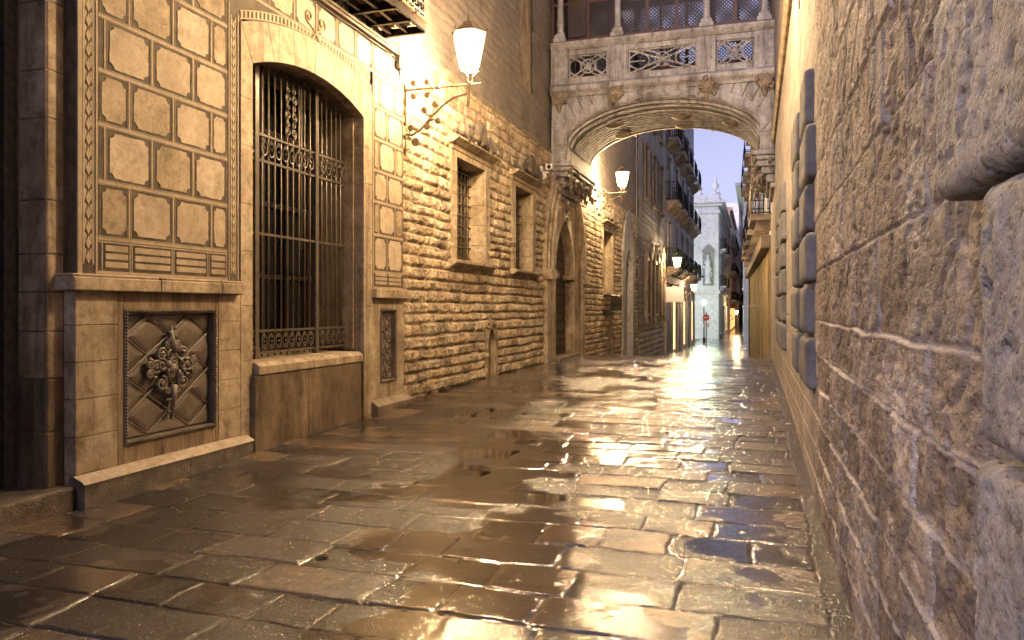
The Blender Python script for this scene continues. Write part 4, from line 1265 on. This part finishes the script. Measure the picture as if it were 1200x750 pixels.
ZQ = [-.25, .27, .655, 1.045, 1.43, 1.80, 2.17, 2.58, 3.02]
for i in range(8):
    longb = i % 2 == 0
    # near stack, beside the camera
    if i < 7:
        rough_block('quoin', .305, .60, .55, 1.565 if i == 4 else 1.285 if i % 2 == 0 else 1.262, ZQ[i] + .008, ZQ[i + 1] - .008,   .030, .009, 90, 'quoin_stone', 300 + i, rw)
stacks = [(5.98, 6.62, 1), (7.25, 7.95, -1), (11.3, 12.3, 1), (13.1, 14.2, -1)]
for q, (a, b, s_) in enumerate(stacks):
    for i in range(2, 8):
        ex = .26 if (i + q) % 2 == 0 else 0
        y0, y1 = (a - ex * .55, b) if s_ > 0 else (a, b + ex)
        rough_block('quoin', WX - .082, .60, y0, y1, ZQ[i] + .01, ZQ[i + 1] - .01, .048, .006, 14, 'quoin_shaded', 400 + i + 10 * q, rw)

# ================================================================== LANTERNS
def make_lantern():
    """root at the wall, bracket reaches out along +X"""
    r = thing('wall_lantern', (0, 0, 0), None, None)
    m = MB()   # bracket
    m.box(0, .022, -.022, .022, -.86, .10); 
    m.tube([(0.01, 0, .02), (1.02, 0, .02)], [.017, .014], 8)
    m.tube([(1.02, 0, .02), (1.12, 0, .03)], [.014, .004], 8)
    m.lathe((.5, 0, .02), [(.016, -.04), (.032, -.025), (.024, 0), (.032, .025), (.016, .04)], 8, 'x')
    pts = [(0.02, 0, -.58), (.12, 0, -.60), (.24, 0, -.54), (.40, 0, -.38), (.56, 0, -.24), (.72, 0, -.14), (.86, 0, -.11), (.96, 0, -.10)]
    m.tube(pts, .017, 8)
    m.tube([(.94, 0, -.26), (.94, 0, .04)], .024, 8)
    m.lathe((.40, 0, -.38), [(.02, -.05), (.038, -.03), (.028, 0), (.038, .03), (.02, .05)], 8)
    m.build('bracket', 'iron_warm', r)
    m = MB()
    for (x, z) in ((.14, .11), (.14, -.07), (.34, .11), (.34, -.07), (.30, -.27), (.5, -.43), (.46, -.2), (.34, -.5), (.1, -.5), (.17, -.7)):
        rr_ = .045 if (x, z) != (.17, -.7) else .06
        m.lathe((x, 0, z), [(rr_ * .7, -.02), (rr_, -.008), (rr_, .008), (rr_ * .7, .02)], 12, 'y')
    for (a, b) in (((.14, .11), (.24, .02)), ((.14, -.07), (.24, .02)), ((.34, .11), (.44, .02)), ((.34, -.07), (.44, .02)), ((.3, -.27), (.4, -.38)), ((.5, -.43), (.4, -.38)), ((.46, -.2), (.42, -.34)), ((.34, -.5), (.38, -.42)), ((.1, -.5), (.06, -.59)), ((.17, -.7), (.06, -.61))):
        m.tube([(a[0], 0, a[1]), ((a[0] + b[0]) / 2, .0, (a[1] + b[1]) / 2 - .015), (b[0], 0, b[1])], .009, 6)
    RB = [(.14, .11), (.14, -.07), (.34, .11), (.34, -.07), (.30, -.27), (.5, -.43), (.46, -.2), (.34, -.5), (.1, -.5), (.17, -.7)]
    split_by(m.build('rosette', 'iron_warm', r), lambda c: min(range(10), key=lambda i: (c.x - RB[i][0]) ** 2 + (c.z - RB[i][1]) ** 2))
    # yoke
    m = MB(); cx = .96
    for k in range(4):
        a = PI / 4 + k * PI / 2; c_, s_ = math.cos(a), math.sin(a)
        m.tube([(cx, 0, .03), (cx + .05 * c_, .05 * s_, .08), (cx + .045 * c_, .045 * s_, .13), (cx + .09 * c_, .09 * s_, .18), (cx + .14 * c_, .14 * s_, .215)], .009, 6)
    k6 = 6
    def ring(rad, z): return [(cx + rad * math.cos(2 * PI * i / k6), rad * math.sin(2 * PI * i / k6), z) for i in range(k6 + 1)]
    B = ring(.135, .215); T = ring(.235, .70)
    for i in range(6): m.tube([B[i], T[i]], .0085, 5)
    m.tube(B, .012, 5); m.tube(T, .013, 5)
    m.build('frame', 'iron_warm', r)
    m = MB()
    Bi = ring(.128, .222)[:6]; Ti = ring(.226, .695)[:6]
    m.add(Bi + Ti, [(i, (i + 1) % 6, 6 + (i + 1) % 6, 6 + i) for i in range(6)] + [(5, 4, 3, 2, 1, 0)])
    m.build('glass', 'lamp_glass', r)
    m = MB(); m.lathe((cx, 0, .30), [(.02, 0), (.05, .05), (.062, .13), (.055, .2), (.03, .26), (.01, .28)], 10)
    m.build('bulb', 'bulb_glow', r, smooth=True)
    m = MB()
    T2 = ring(.245, .70)[:6]; U = ring(.12, .80)[:6]; V = ring(.10, .84)[:6]
    m.add(T2 + U + V, [(i, (i + 1) % 6, 6 + (i + 1) % 6, 6 + i) for i in range(6)] + [(6 + i, 6 + (i + 1) % 6, 12 + (i + 1) % 6, 12 + i) for i in range(6)] + [(12, 13, 14, 15, 16, 17), (5, 4, 3, 2, 1, 0)])
    m.lathe((cx, 0, .84), [(.05, 0), (.03, .03), (.035, .06), (.008, .12)], 8)
    for i in range(6): m.ball((T2[i][0], T2[i][1], .73), .018, 6)
    m.build('cap', 'iron_warm', r)
    return r
G = 'wall lanterns lighting the alley'
lan = make_lantern()
spots = [
    ((RX + .02, 9.62, 4.22), 0, 1, 'lit iron lantern on a scrolled bracket beside the big arched window, largest of all'),
    ((RX + .02, 22.7, 4.66), 0, .88, 'lit iron lantern glowing just behind the bridge arch near the pointed portal'),
    ((-4.62, 38.5, 3.05), 0, 1, 'lit wall lantern beneath the balconies above the shop sign'),
    ((-4.62, 50.5, 2.15), 0, .9, 'small lit lantern at the far end of the balconied house, before the square'),
    ((WX, 7.9, 5.0), PI, 1, 'lit lantern high on the rough stone wall, above the rounded quoin blocks'),
    ((-2.9, 92, .35), 0, .9, 'tiny lit lantern on the distant pink house beyond the square'),
]
for i, (loc, rz, sc, lb) in enumerate(spots):
    o = lan if i == 0 else copy_tree(lan)
    o.location = loc; o.rotation_euler = (0, 0, rz); o.scale = (sc,) * 3
    tag(o, lb, 'lantern', G)
    if i in (1, 4):      # brighter lamps in some of the lanterns
        for ch in o.children:
            if ch.name.startswith('bulb'):
                ch.data = ch.data.copy(); ch.data.materials[0] = MATS['bulb_glow_strong' if i == 4 else 'bulb_glow_medium']

for o in [q for q in COL.objects if q.name.startswith('wall_lantern') and q.location.y > 30]:
    for ch in o.children:
        if ch.name.startswith('bulb'): ch.data = ch.data.copy(); ch.data.materials[0] = MATS['bulb_glow_soft']
# ================================================================== small things on the walls
cm = thing('security_camera', (RX, 16.7, 4.25), 'white security camera on the wall beside the foliage corbel of the bridge', 'camera')
mb = MB()
mb.box(RX, RX + .06, 16.66, 16.78, 4.2, 4.44); mb.tube([(RX + .05, 16.7, 4.3), (RX + .2, 16.7, 4.3)], .02, 6)
mb.build('mount', 'white_paint', cm, bevel=.006)
mb = MB(); mb.box(RX + .16, RX + .30, 16.6, 16.86, 4.34, 4.47); mb.build('housing', 'white_paint', cm, bevel=.01)
mb = MB(); mb.lathe((RX + .23, 16.6, 4.405), [(.045, -.01), (.045, .005)], 12, 'y'); mb.build('lens', 'glass_dark', cm)
ls = thing('horn_speaker', (RX, 16.35, 4.1), 'small white horn speaker just below the security camera', 'speaker')
mb = MB(); mb.lathe((RX + .18, 16.45, 4.15), [(.085, -.2), (.05, -.12), (.025, -.05), (.025, .06)], 12, 'y'); mb.build('horn', 'white_paint', ls, smooth=False)
mb = MB(); mb.tube([(RX, 16.45, 4.12), (RX + .18, 16.45, 4.15)], .015, 6); mb.build('bracket', 'white_paint', ls)
jb = thing('junction_box', (FX, 9.2, 4.45), 'grey electrical junction box on the corner above the first lantern bracket', 'junction box')
mb = MB(); mb.box(FX, FX + .07, 9.14, 9.26, 4.40, 4.66); mb.build('box', 'grey_slab', jb, bevel=.01)
mb = MB(); mb.tube([(FX + .03, 9.18, 4.4), (FX + .05, 9.19, 4.33), (FX + .03, 9.22, 4.27), (FX + .02, 9.2, 4.4)], .008, 6)
mb.build('cable', 'iron', jb)
cb = MB()
pts = [(FX + .07, 4.2, 4.52)] + [(FX + .012 + .006 * math.sin(i), 4.4 + i * .24, 4.535 + .008 * math.sin(i * 1.7)) for i in range(20)] + [(FX + .03, 9.2, 4.45)]
cb.tube(pts, .009, 6)
tag(cb.build('cable', 'iron'), 'dark cable strung under the string course of the sgraffito wall', 'cable')

# ================================================================== FAR LEFT HOUSES beyond the bridge
def facade_windows(parent, face, a0, a1, z_list, n, w, h_, fx, mat='glass_dark', sash='white_paint', sill='far_white', depth=.12):
    """windows on a wall; face 'x' (wall plane X=fx, runs along Y) or 'y'"""
    for z in z_list:
        for i in range(n):
            c = a0 + (a1 - a0) * (i + .5) / n
            m = MB()
            def B(u0, u1, v0, v1, d0, d1, mm=m):
                if face == 'x': mm.box(fx + d0, fx + d1, u0, u1, v0, v1)
                elif face == '-x': mm.box(fx - d0, fx - d1, u0, u1, v0, v1)
                else: mm.box(u0, u1, fx - d1, fx - d0, v0, v1)
            B(c - w / 2 - .12, c - w / 2, z, z + h_, 0, .07); B(c + w / 2, c + w / 2 + .12, z, z + h_, 0, .07)
            B(c - w / 2 - .15, c + w / 2 + .15, z + h_, z + h_ + .16, 0, .12); B(c - w / 2 - .15, c + w / 2 + .15, z - .12, z, 0, .16)
            win_ = m.build('window', sill, parent)
            m = MB(); B(c - w / 2, c + w / 2, z, z + h_, -.0, .012, m)
            m.build('pane', mat, win_)
            m = MB(); B(c - .03, c + .03, z, z + h_, .012, .04, m); B(c - w / 2, c + w / 2, z + h_ * .66, z + h_ * .66 + .05, .012, .038, m)
            m.build('sash', sash, win_)
def balcony(parent, x, y0, y1, z, out, sgn=1, slab='carved_stone'):
    m = MB(); m.box(x, x + sgn * out, y0, y1, z - .16, z)
    for y in (y0 + .2, (y0 + y1) / 2, y1 - .2):
        m.prism([(x, z - .16), (x + sgn * out * .8, z - .16), (x + sgn * out * .5, z - .35), (x, z - .6)], 'y', y - .09, y + .09)
    b = m.build('balcony', slab, parent)
    m = MB(); n = int((y1 - y0) / .14)
    X_ = x + sgn * (out - .04)
    for i in range(n + 1): m.tube([(X_, y0 + (y1 - y0) * i / n, z), (X_ + sgn * .05 * math.sin(i % 2 * 1.5), y0 + (y1 - y0) * i / n, z + .5), (X_, y0 + (y1 - y0) * i / n, z + 1)], .014, 4)
    for i in range(6):
        for yy_ in (y0, y1): m.tube([(x + sgn * out * i / 6, yy_, z), (x + sgn * out * i / 6, yy_, z + 1)], .014, 4)
    for zz_ in (z + .06, z + 1): m.tube([(x, y0, zz_), (X_, y0, zz_), (X_, y1, zz_), (x, y1, zz_)], .022, 5)
    m.build('railing', 'iron', b)
    return b
# B: grey house with carved window frames
b = thing('grey_house', (-5, 36, -1), 'grey stone house with dark carved window frames, just before the balconied house', 'building')
ys = np.arange(31.6, 41.0, .05); zs = np.arange(-1.5, 13.5, .045)
Yw, Zw = np.meshgrid(ys, zs, indexing='ij'); hz = -2 + np.concatenate([[0], np.cumsum(.22 + .05 * rng.rand(80))])
du, dv, row, sid, cu, cv = courses(Yw + .02 * fbm(Yw * 3, Zw * 3, 2, 1), Zw, hz, .3, .6, 51)
e = smooth(0, .04, np.minimum(du, dv))
grid_obj('wall_face', np.stack([-4.6 + e * (.02 + .03 * sid) + e * .02 * fbm(Yw * 6, Zw * 6, 2, 3), Yw, Zw], -1), 'far_grey', b)
mb = MB(); mb.box(-9, -4.62, 31.6, 41.0, -1.6, 13.5); mb.build('wall', 'far_grey', b)
facade_windows(b, 'x', 32.3, 40.4, [1.0, 6.0, 9.6], 3, 1.0, 2.3, -4.54, sill='carved_stone', sash='wood_dark')
mb = MB()
for i in range(3):
    c = 32.3 + 8.1 * (i + .5) / 3
    for sy in (-1, 1): mb.tube([(-4.42, c + sy * .7, .6), (-4.42, c + sy * .7, 3.3), (-4.4, c + sy * .35, 3.8), (-4.4, c, 4.2)], .07, 6)
    carved(mb, (-4.4, c, 4.0), (.08, .5, .25), 16, i)
split_by(mb.build('window_crest', 'carved_stone', b), lambda c: nearest(*[32.3 + 8.1 * (i + .5) / 3 for i in range(3)])(c, 1))
# C: balconied house
c_ = thing('balconied_house', (-5, 52, -1.3), 'tall house with stacked iron balconies above lit yellow shop doors', 'building')
mb = MB(); mb.box(-12, -4.61, 41.0, 62, 3.0, 15.8); mb.box(-12, -4.2, 41.0, 62.2, 15.8, 16.1); mb.build('wall', 'far_grey', c_)
mb = MB(); mb.box(-12, -4.605, 41.0, 62, -1.9, 2.995); mb.build('ground_floor', 'plaster_pale', c_)
facade_windows(c_, 'x', 41.3, 61.7, [3.6, 7.2, 10.6], 5, 1.3, 2.4, -4.59, sill='bridge_stone', sash='wood_dark')
for z in (3.5, 7.1, 10.5):
    for i in range(5):
        yc_ = 41.3 + 20.4 * (i + .5) / 5
        balcony(c_, -4.6, yc_ - 1.15, yc_ + 1.15, z, .65)
mb = MB()
for i in range(7):
    y = 41.1 + i * 3.35
    mb.box(-4.6, -4.5, y, y + .6, -1.9, 2.6)
mb.box(-4.6, -4.42, 41.0, 62, 2.6, 3.0)
mb.build('shopfront', 'plaster_pale', c_, bevel=.02)
mb = MB()
for i in (1, 3, 5): mb.box(-4.6, -4.585, 42.0 + i * 3.35, 43.6 + i * 3.35, -1.2, 1.8)
split_by(mb.build('shop_window', 'shop_glow', c_), lambda c: round(c.y, 1))
mb = MB()
for i in range(12): carved(mb, (-4.0, 42 + i * 1.7, 3.95), (.2, .5, .3), 10, i)
split_by(mb.build('potted_foliage', 'leaf', c_), lambda c: nearest(*[42 + i * 1.7 for i in range(12)])(c, 1))
mb = MB()
for i in (0, 2, 4): mb.box(-4.6, -4.57, 41.9 + i * 3.35, 43.6 + i * 3.35, -1.5, 1.6)
split_by(mb.build('shop_door', 'wood_dark', c_), lambda c: round(c.y))
sg = thing('shop_sign', (-4.3, 40.6, 1.7), 'pale hanging shop sign board beneath the third wall lantern', 'sign')
mb = MB(); mb.box(-4.45, -3.5, 40.3, 40.4, 1.55, 2.35); mb.build('board', 'white_paint', sg, bevel=.01)
mb = MB(); mb.tube([(-4.6, 40.35, 2.45), (-3.4, 40.35, 2.45)], .025, 6); 
for x in (-4.3, -3.65): mb.tube([(x, 40.35, 2.45), (x, 40.35, 2.3)], .012, 5)
mb.build('bracket', 'iron', sg)
# D: white corner house with turret ornaments
d_ = thing('corner_house', (-7, 82, -1.6), 'pale ornate corner house with statue niche and rooftop finials across the square', 'building')
mb = MB(); mb.box(-16, -3.3, 75, 99, -1.9, 10.9); mb.build('wall', 'far_white', d_)
mb = MB()
for k, (o_, z0, z1) in enumerate(((.15, 10.2, 10.5), (.35, 10.9, 11.15), (.6, 11.15, 11.4), (.1, 11.4, 12.0))): mb.box(-16, -3.3 + o_, 75 - o_, 99, z0, z1)
mb.box(-16, -3.15, 74.85, 99, 2.6, 2.9); mb.build('cornice', 'far_white', d_, bevel=.03)
mb = MB()
for (x, y, s_) in ((-3.6, 75.3, 1.0), (-5.0, 75.2, .7), (-3.5, 79, .7), (-3.5, 84, .7), (-3.5, 90, .7)):
    mb.lathe((x, y, 12.0), [(.35 * s_, 0), (.3 * s_, .2), (.12 * s_, .35), (.3 * s_, .7 * s_), (.34 * s_, .95 * s_), (.1 * s_, 1.2 * s_), (.16 * s_, 1.4 * s_), (.02, 1.8 * s_)], 10)
split_by(mb.build('finial', 'far_white', d_, smooth=True), lambda c: round(c.y))
facade_windows(d_, 'x', 76, 98, [-1.2, 3.6, 7.2], 5, 1.4, 2.5, -3.3)
mb = MB(); mb.box(-4.75, -3.75, 74.86, 75, 3.4, 6.6); mb.prism([(-4.9, 6.6), (-3.6, 6.6), (-4.25, 7.3)], 'y', 74.8, 75)
mb.build('niche', 'far_grey', d_)
mb = MB(); mb.lathe((-4.25, 74.75, 3.5), [(.3, 0), (.3, .3), (.22, .35), (.28, 1.2), (.2, 1.8), (.26, 2.2), (.08, 2.4), (.14, 2.6), (.1, 2.8)], 10); carved(mb, (-4.25, 74.7, 4.6), (.35, .2, .9), 24, 5, 'y')
mb.build('statue', 'far_white', d_, smooth=True)
for z in (3.4, 7.0): balcony(d_, -3.3, 77, 79.5, z, .6, 1, 'far_white'); balcony(d_, -3.3, 85, 87.5, z, .6, 1, 'far_white')
e_ = thing('pink_house', (-6, 110, -1.7), 'pinkish house with small balconies behind the pale corner house', 'building')
mb = MB(); mb.box(-14, -3.0, 99.1, 124, -1.9, 13.4); mb.box(-14, -2.7, 99.1, 124, 13.4, 13.8); mb.build('wall', 'far_pink', e_)
facade_windows(e_, 'x', 99.5, 123.5, [2.4, 6, 9.6], 5, 1.3, 2.5, -3.0)
for z in (2.3, 5.9, 9.5):
    for i in range(5): balcony(e_, -3.0, 99.5 + 24 * (i + .5) / 5 - 1.2, 99.5 + 24 * (i + .5) / 5 + 1.2, z, .7, 1, 'far_grey')
mb = MB()
for i in range(5): mb.box(-3.0, -2.98, 100.5 + i * 4.7, 103.6 + i * 4.7, -1.5, 1.2)
split_by(mb.build('shop_window', 'window_glow', e_), lambda c: round(c.y, 1))
f_ = thing('white_house', (-6, 140, -1.7), 'tall white house with dark balconies furthest down the street', 'building')
mb = MB(); mb.box(-14, -2.4, 124.1, 175, -1.9, 17.0); mb.box(-14, -2.0, 124.1, 175, 17.0, 17.6); mb.build('wall', 'far_white', f_)
facade_windows(f_, 'x', 125, 174, [2.4, 6, 9.8, 13.4], 7, 1.4, 2.6, -2.4)
for z in (2.3, 5.9, 9.7, 13.3):
    for i in range(7): balcony(f_, -2.4, 125 + 49 * (i + .5) / 7 - 1.4, 125 + 49 * (i + .5) / 7 + 1.4, z, .8, 1, 'far_grey')
g_ = thing('end_house', (-1, 178, -1.8), 'hazy pale house closing the far end of the street', 'building')
mb = MB(); mb.box(-14, 12, 176, 190, -1.9, 9); mb.build('wall', 'far_pink', g_)
facade_windows(g_, 'y', -6, 4, [-1, 3, 6.2], 5, 1.1, 2, 176)

# ================================================================== FAR RIGHT
h_ = thing('shuttered_house', (1, 34, -1), 'house beyond the bridge with ochre lower wall, green shutter and dark balconies above', 'building')
def slant(y): return .44 - .70 * (y - 22.2) / 24
def sbox(m, d0, d1, y0, y1, z0, z1):
    """box hugging the slanted facade, d = how far it stands out towards the street"""
    m.add([(slant(y) - dd, y, z) for dd in (d0, d1) for y in (y0, y1) for z in (z0, z1)],
          [(0, 1, 3, 2), (4, 6, 7, 5), (0, 4, 5, 1), (2, 3, 7, 6), (0, 2, 6, 4), (1, 5, 7, 3)])
mb = MB(); sbox(mb, -6, -.02, 22.2, 46, -1.9, 12); mb.build('wall', 'far_white', h_)
mb = MB(); sbox(mb, -.02, .05, 22.2, 45.2, -1.9, 2.9)
mb.build('lower_wall', 'hoarding', h_)
mb = MB()
for i in range(8): sbox(mb, .05, .09, 22.5 + i * 2.9, 22.7 + i * 2.9, -1.9, 2.9)
for z in (-.2, 1.3): sbox(mb, .05, .075, 22.2, 45.2, z, z + .08)
split_by(mb.build('pilaster_strip', 'hoarding', h_), lambda c: round(c.y, 1))
mb = MB(); sbox(mb, -.02, .3, 22.2, 45.4, 2.9, 3.25); mb.build('shop_cornice', 'carved_stone', h_, bevel=.02)
mb = MB(); sbox(mb, 0, .12, 45.2, 46.0, -1.9, 3.1); mb.build('green_shutter', 'green_paint', h_)
for (z, lst) in ((3.9, (24, 28.5, 33, 37.5, 42)), (7.4, (24, 28.5, 33, 37.5, 42))):
    for y in lst:
        m = MB(); sbox(m, 0, .55, y - 1.2, y + 1.2, z - .16, z)
        for q in range(3): sbox(m, 0, .4, y - 1 + q * .9, y - .8 + q * .9, z - .45, z - .16)
        bb = m.build('balcony', 'carved_stone', h_)
        m = MB()
        for q in range(17):
            yy_ = y - 1.17 + q * .146; X_ = slant(yy_) - .52
            m.tube([(X_, yy_, z), (X_ - .04, yy_, z + .4), (X_, yy_, z + 1)], .016, 4)
        for zz_ in (z + .05, z + 1): m.tube([(slant(y - 1.17), y - 1.17, zz_), (slant(y - 1.17) - .52, y - 1.17, zz_), (slant(y + 1.17) - .52, y + 1.17, zz_), (slant(y + 1.17), y + 1.17, zz_)], .022, 5)
        m.build('railing', 'iron', bb)
        m = MB(); sbox(m, -.0, .02, y - .6, y + .6, z, z + 2.4); m.build('window', 'glass_dark', h_)
i_ = thing('pale_house', (1, 74, -1.6), 'pale house with projecting roof cornice, opposite the ornate corner house', 'building')
mb = MB(); mb.box(-.95, 12, 68, 96, -1.9, 11.2); mb.build('wall', 'far_white', i_)
mb = MB(); mb.box(-1.3, 12, 67.6, 96, 11.2, 11.5); mb.box(-1.6, 12, 67.3, 96, 11.5, 11.8); mb.box(-.4, 4, 68.2, 74, 11.8, 13.3); mb.build('cornice', 'far_white', i_, bevel=.03)
facade_windows(i_, '-x', 69, 95, [-1.1, 3, 6.8], 5, 1.3, 2.4, -.95)
mb = MB(); mb.box(-.6, 14, 96, 170, -1.9, 12); mb.build('wing', 'far_pink', i_)

# ================================================================== signs on the square
ns = thing('traffic_sign', (-2.95, 50, -1.42), 'red and white round traffic sign on a grey pole at the entrance to the square', 'sign')
mb = MB(); mb.tube([(-2.95, 50, -1.45), (-2.95, 50, 1.0)], .035, 8); mb.build('pole', 'grey_slab', ns)
mb = MB(); mb.lathe((-2.95, 49.93, .65), [(.21, -.01), (.21, .01)], 24, 'y'); mb.build('disc', 'red_paint', ns)
mb = MB(); mb.box(-3.09, -2.81, 49.905, 49.918, .62, .68); mb.build('bar', 'white_paint', ns)
mb = MB(); mb.box(-3.12, -2.78, 49.92, 49.94, .05, .30); mb.build('plate', 'white_paint', ns)
sl = thing('street_lamp', (-4.2, 68, -1.65), 'slim street lamp shining greenish white on the square', 'street lamp')
mb = MB(); mb.lathe((-4.2, 68, -1.65), [(.12, 0), (.12, .3), (.06, .4), (.045, 3.2)], 10); mb.build('post', 'iron', sl)
mb = MB(); mb.ball((-4.2, 68, 1.7), .2, 12); mb.build('globe', 'lamp_glow_green', sl)
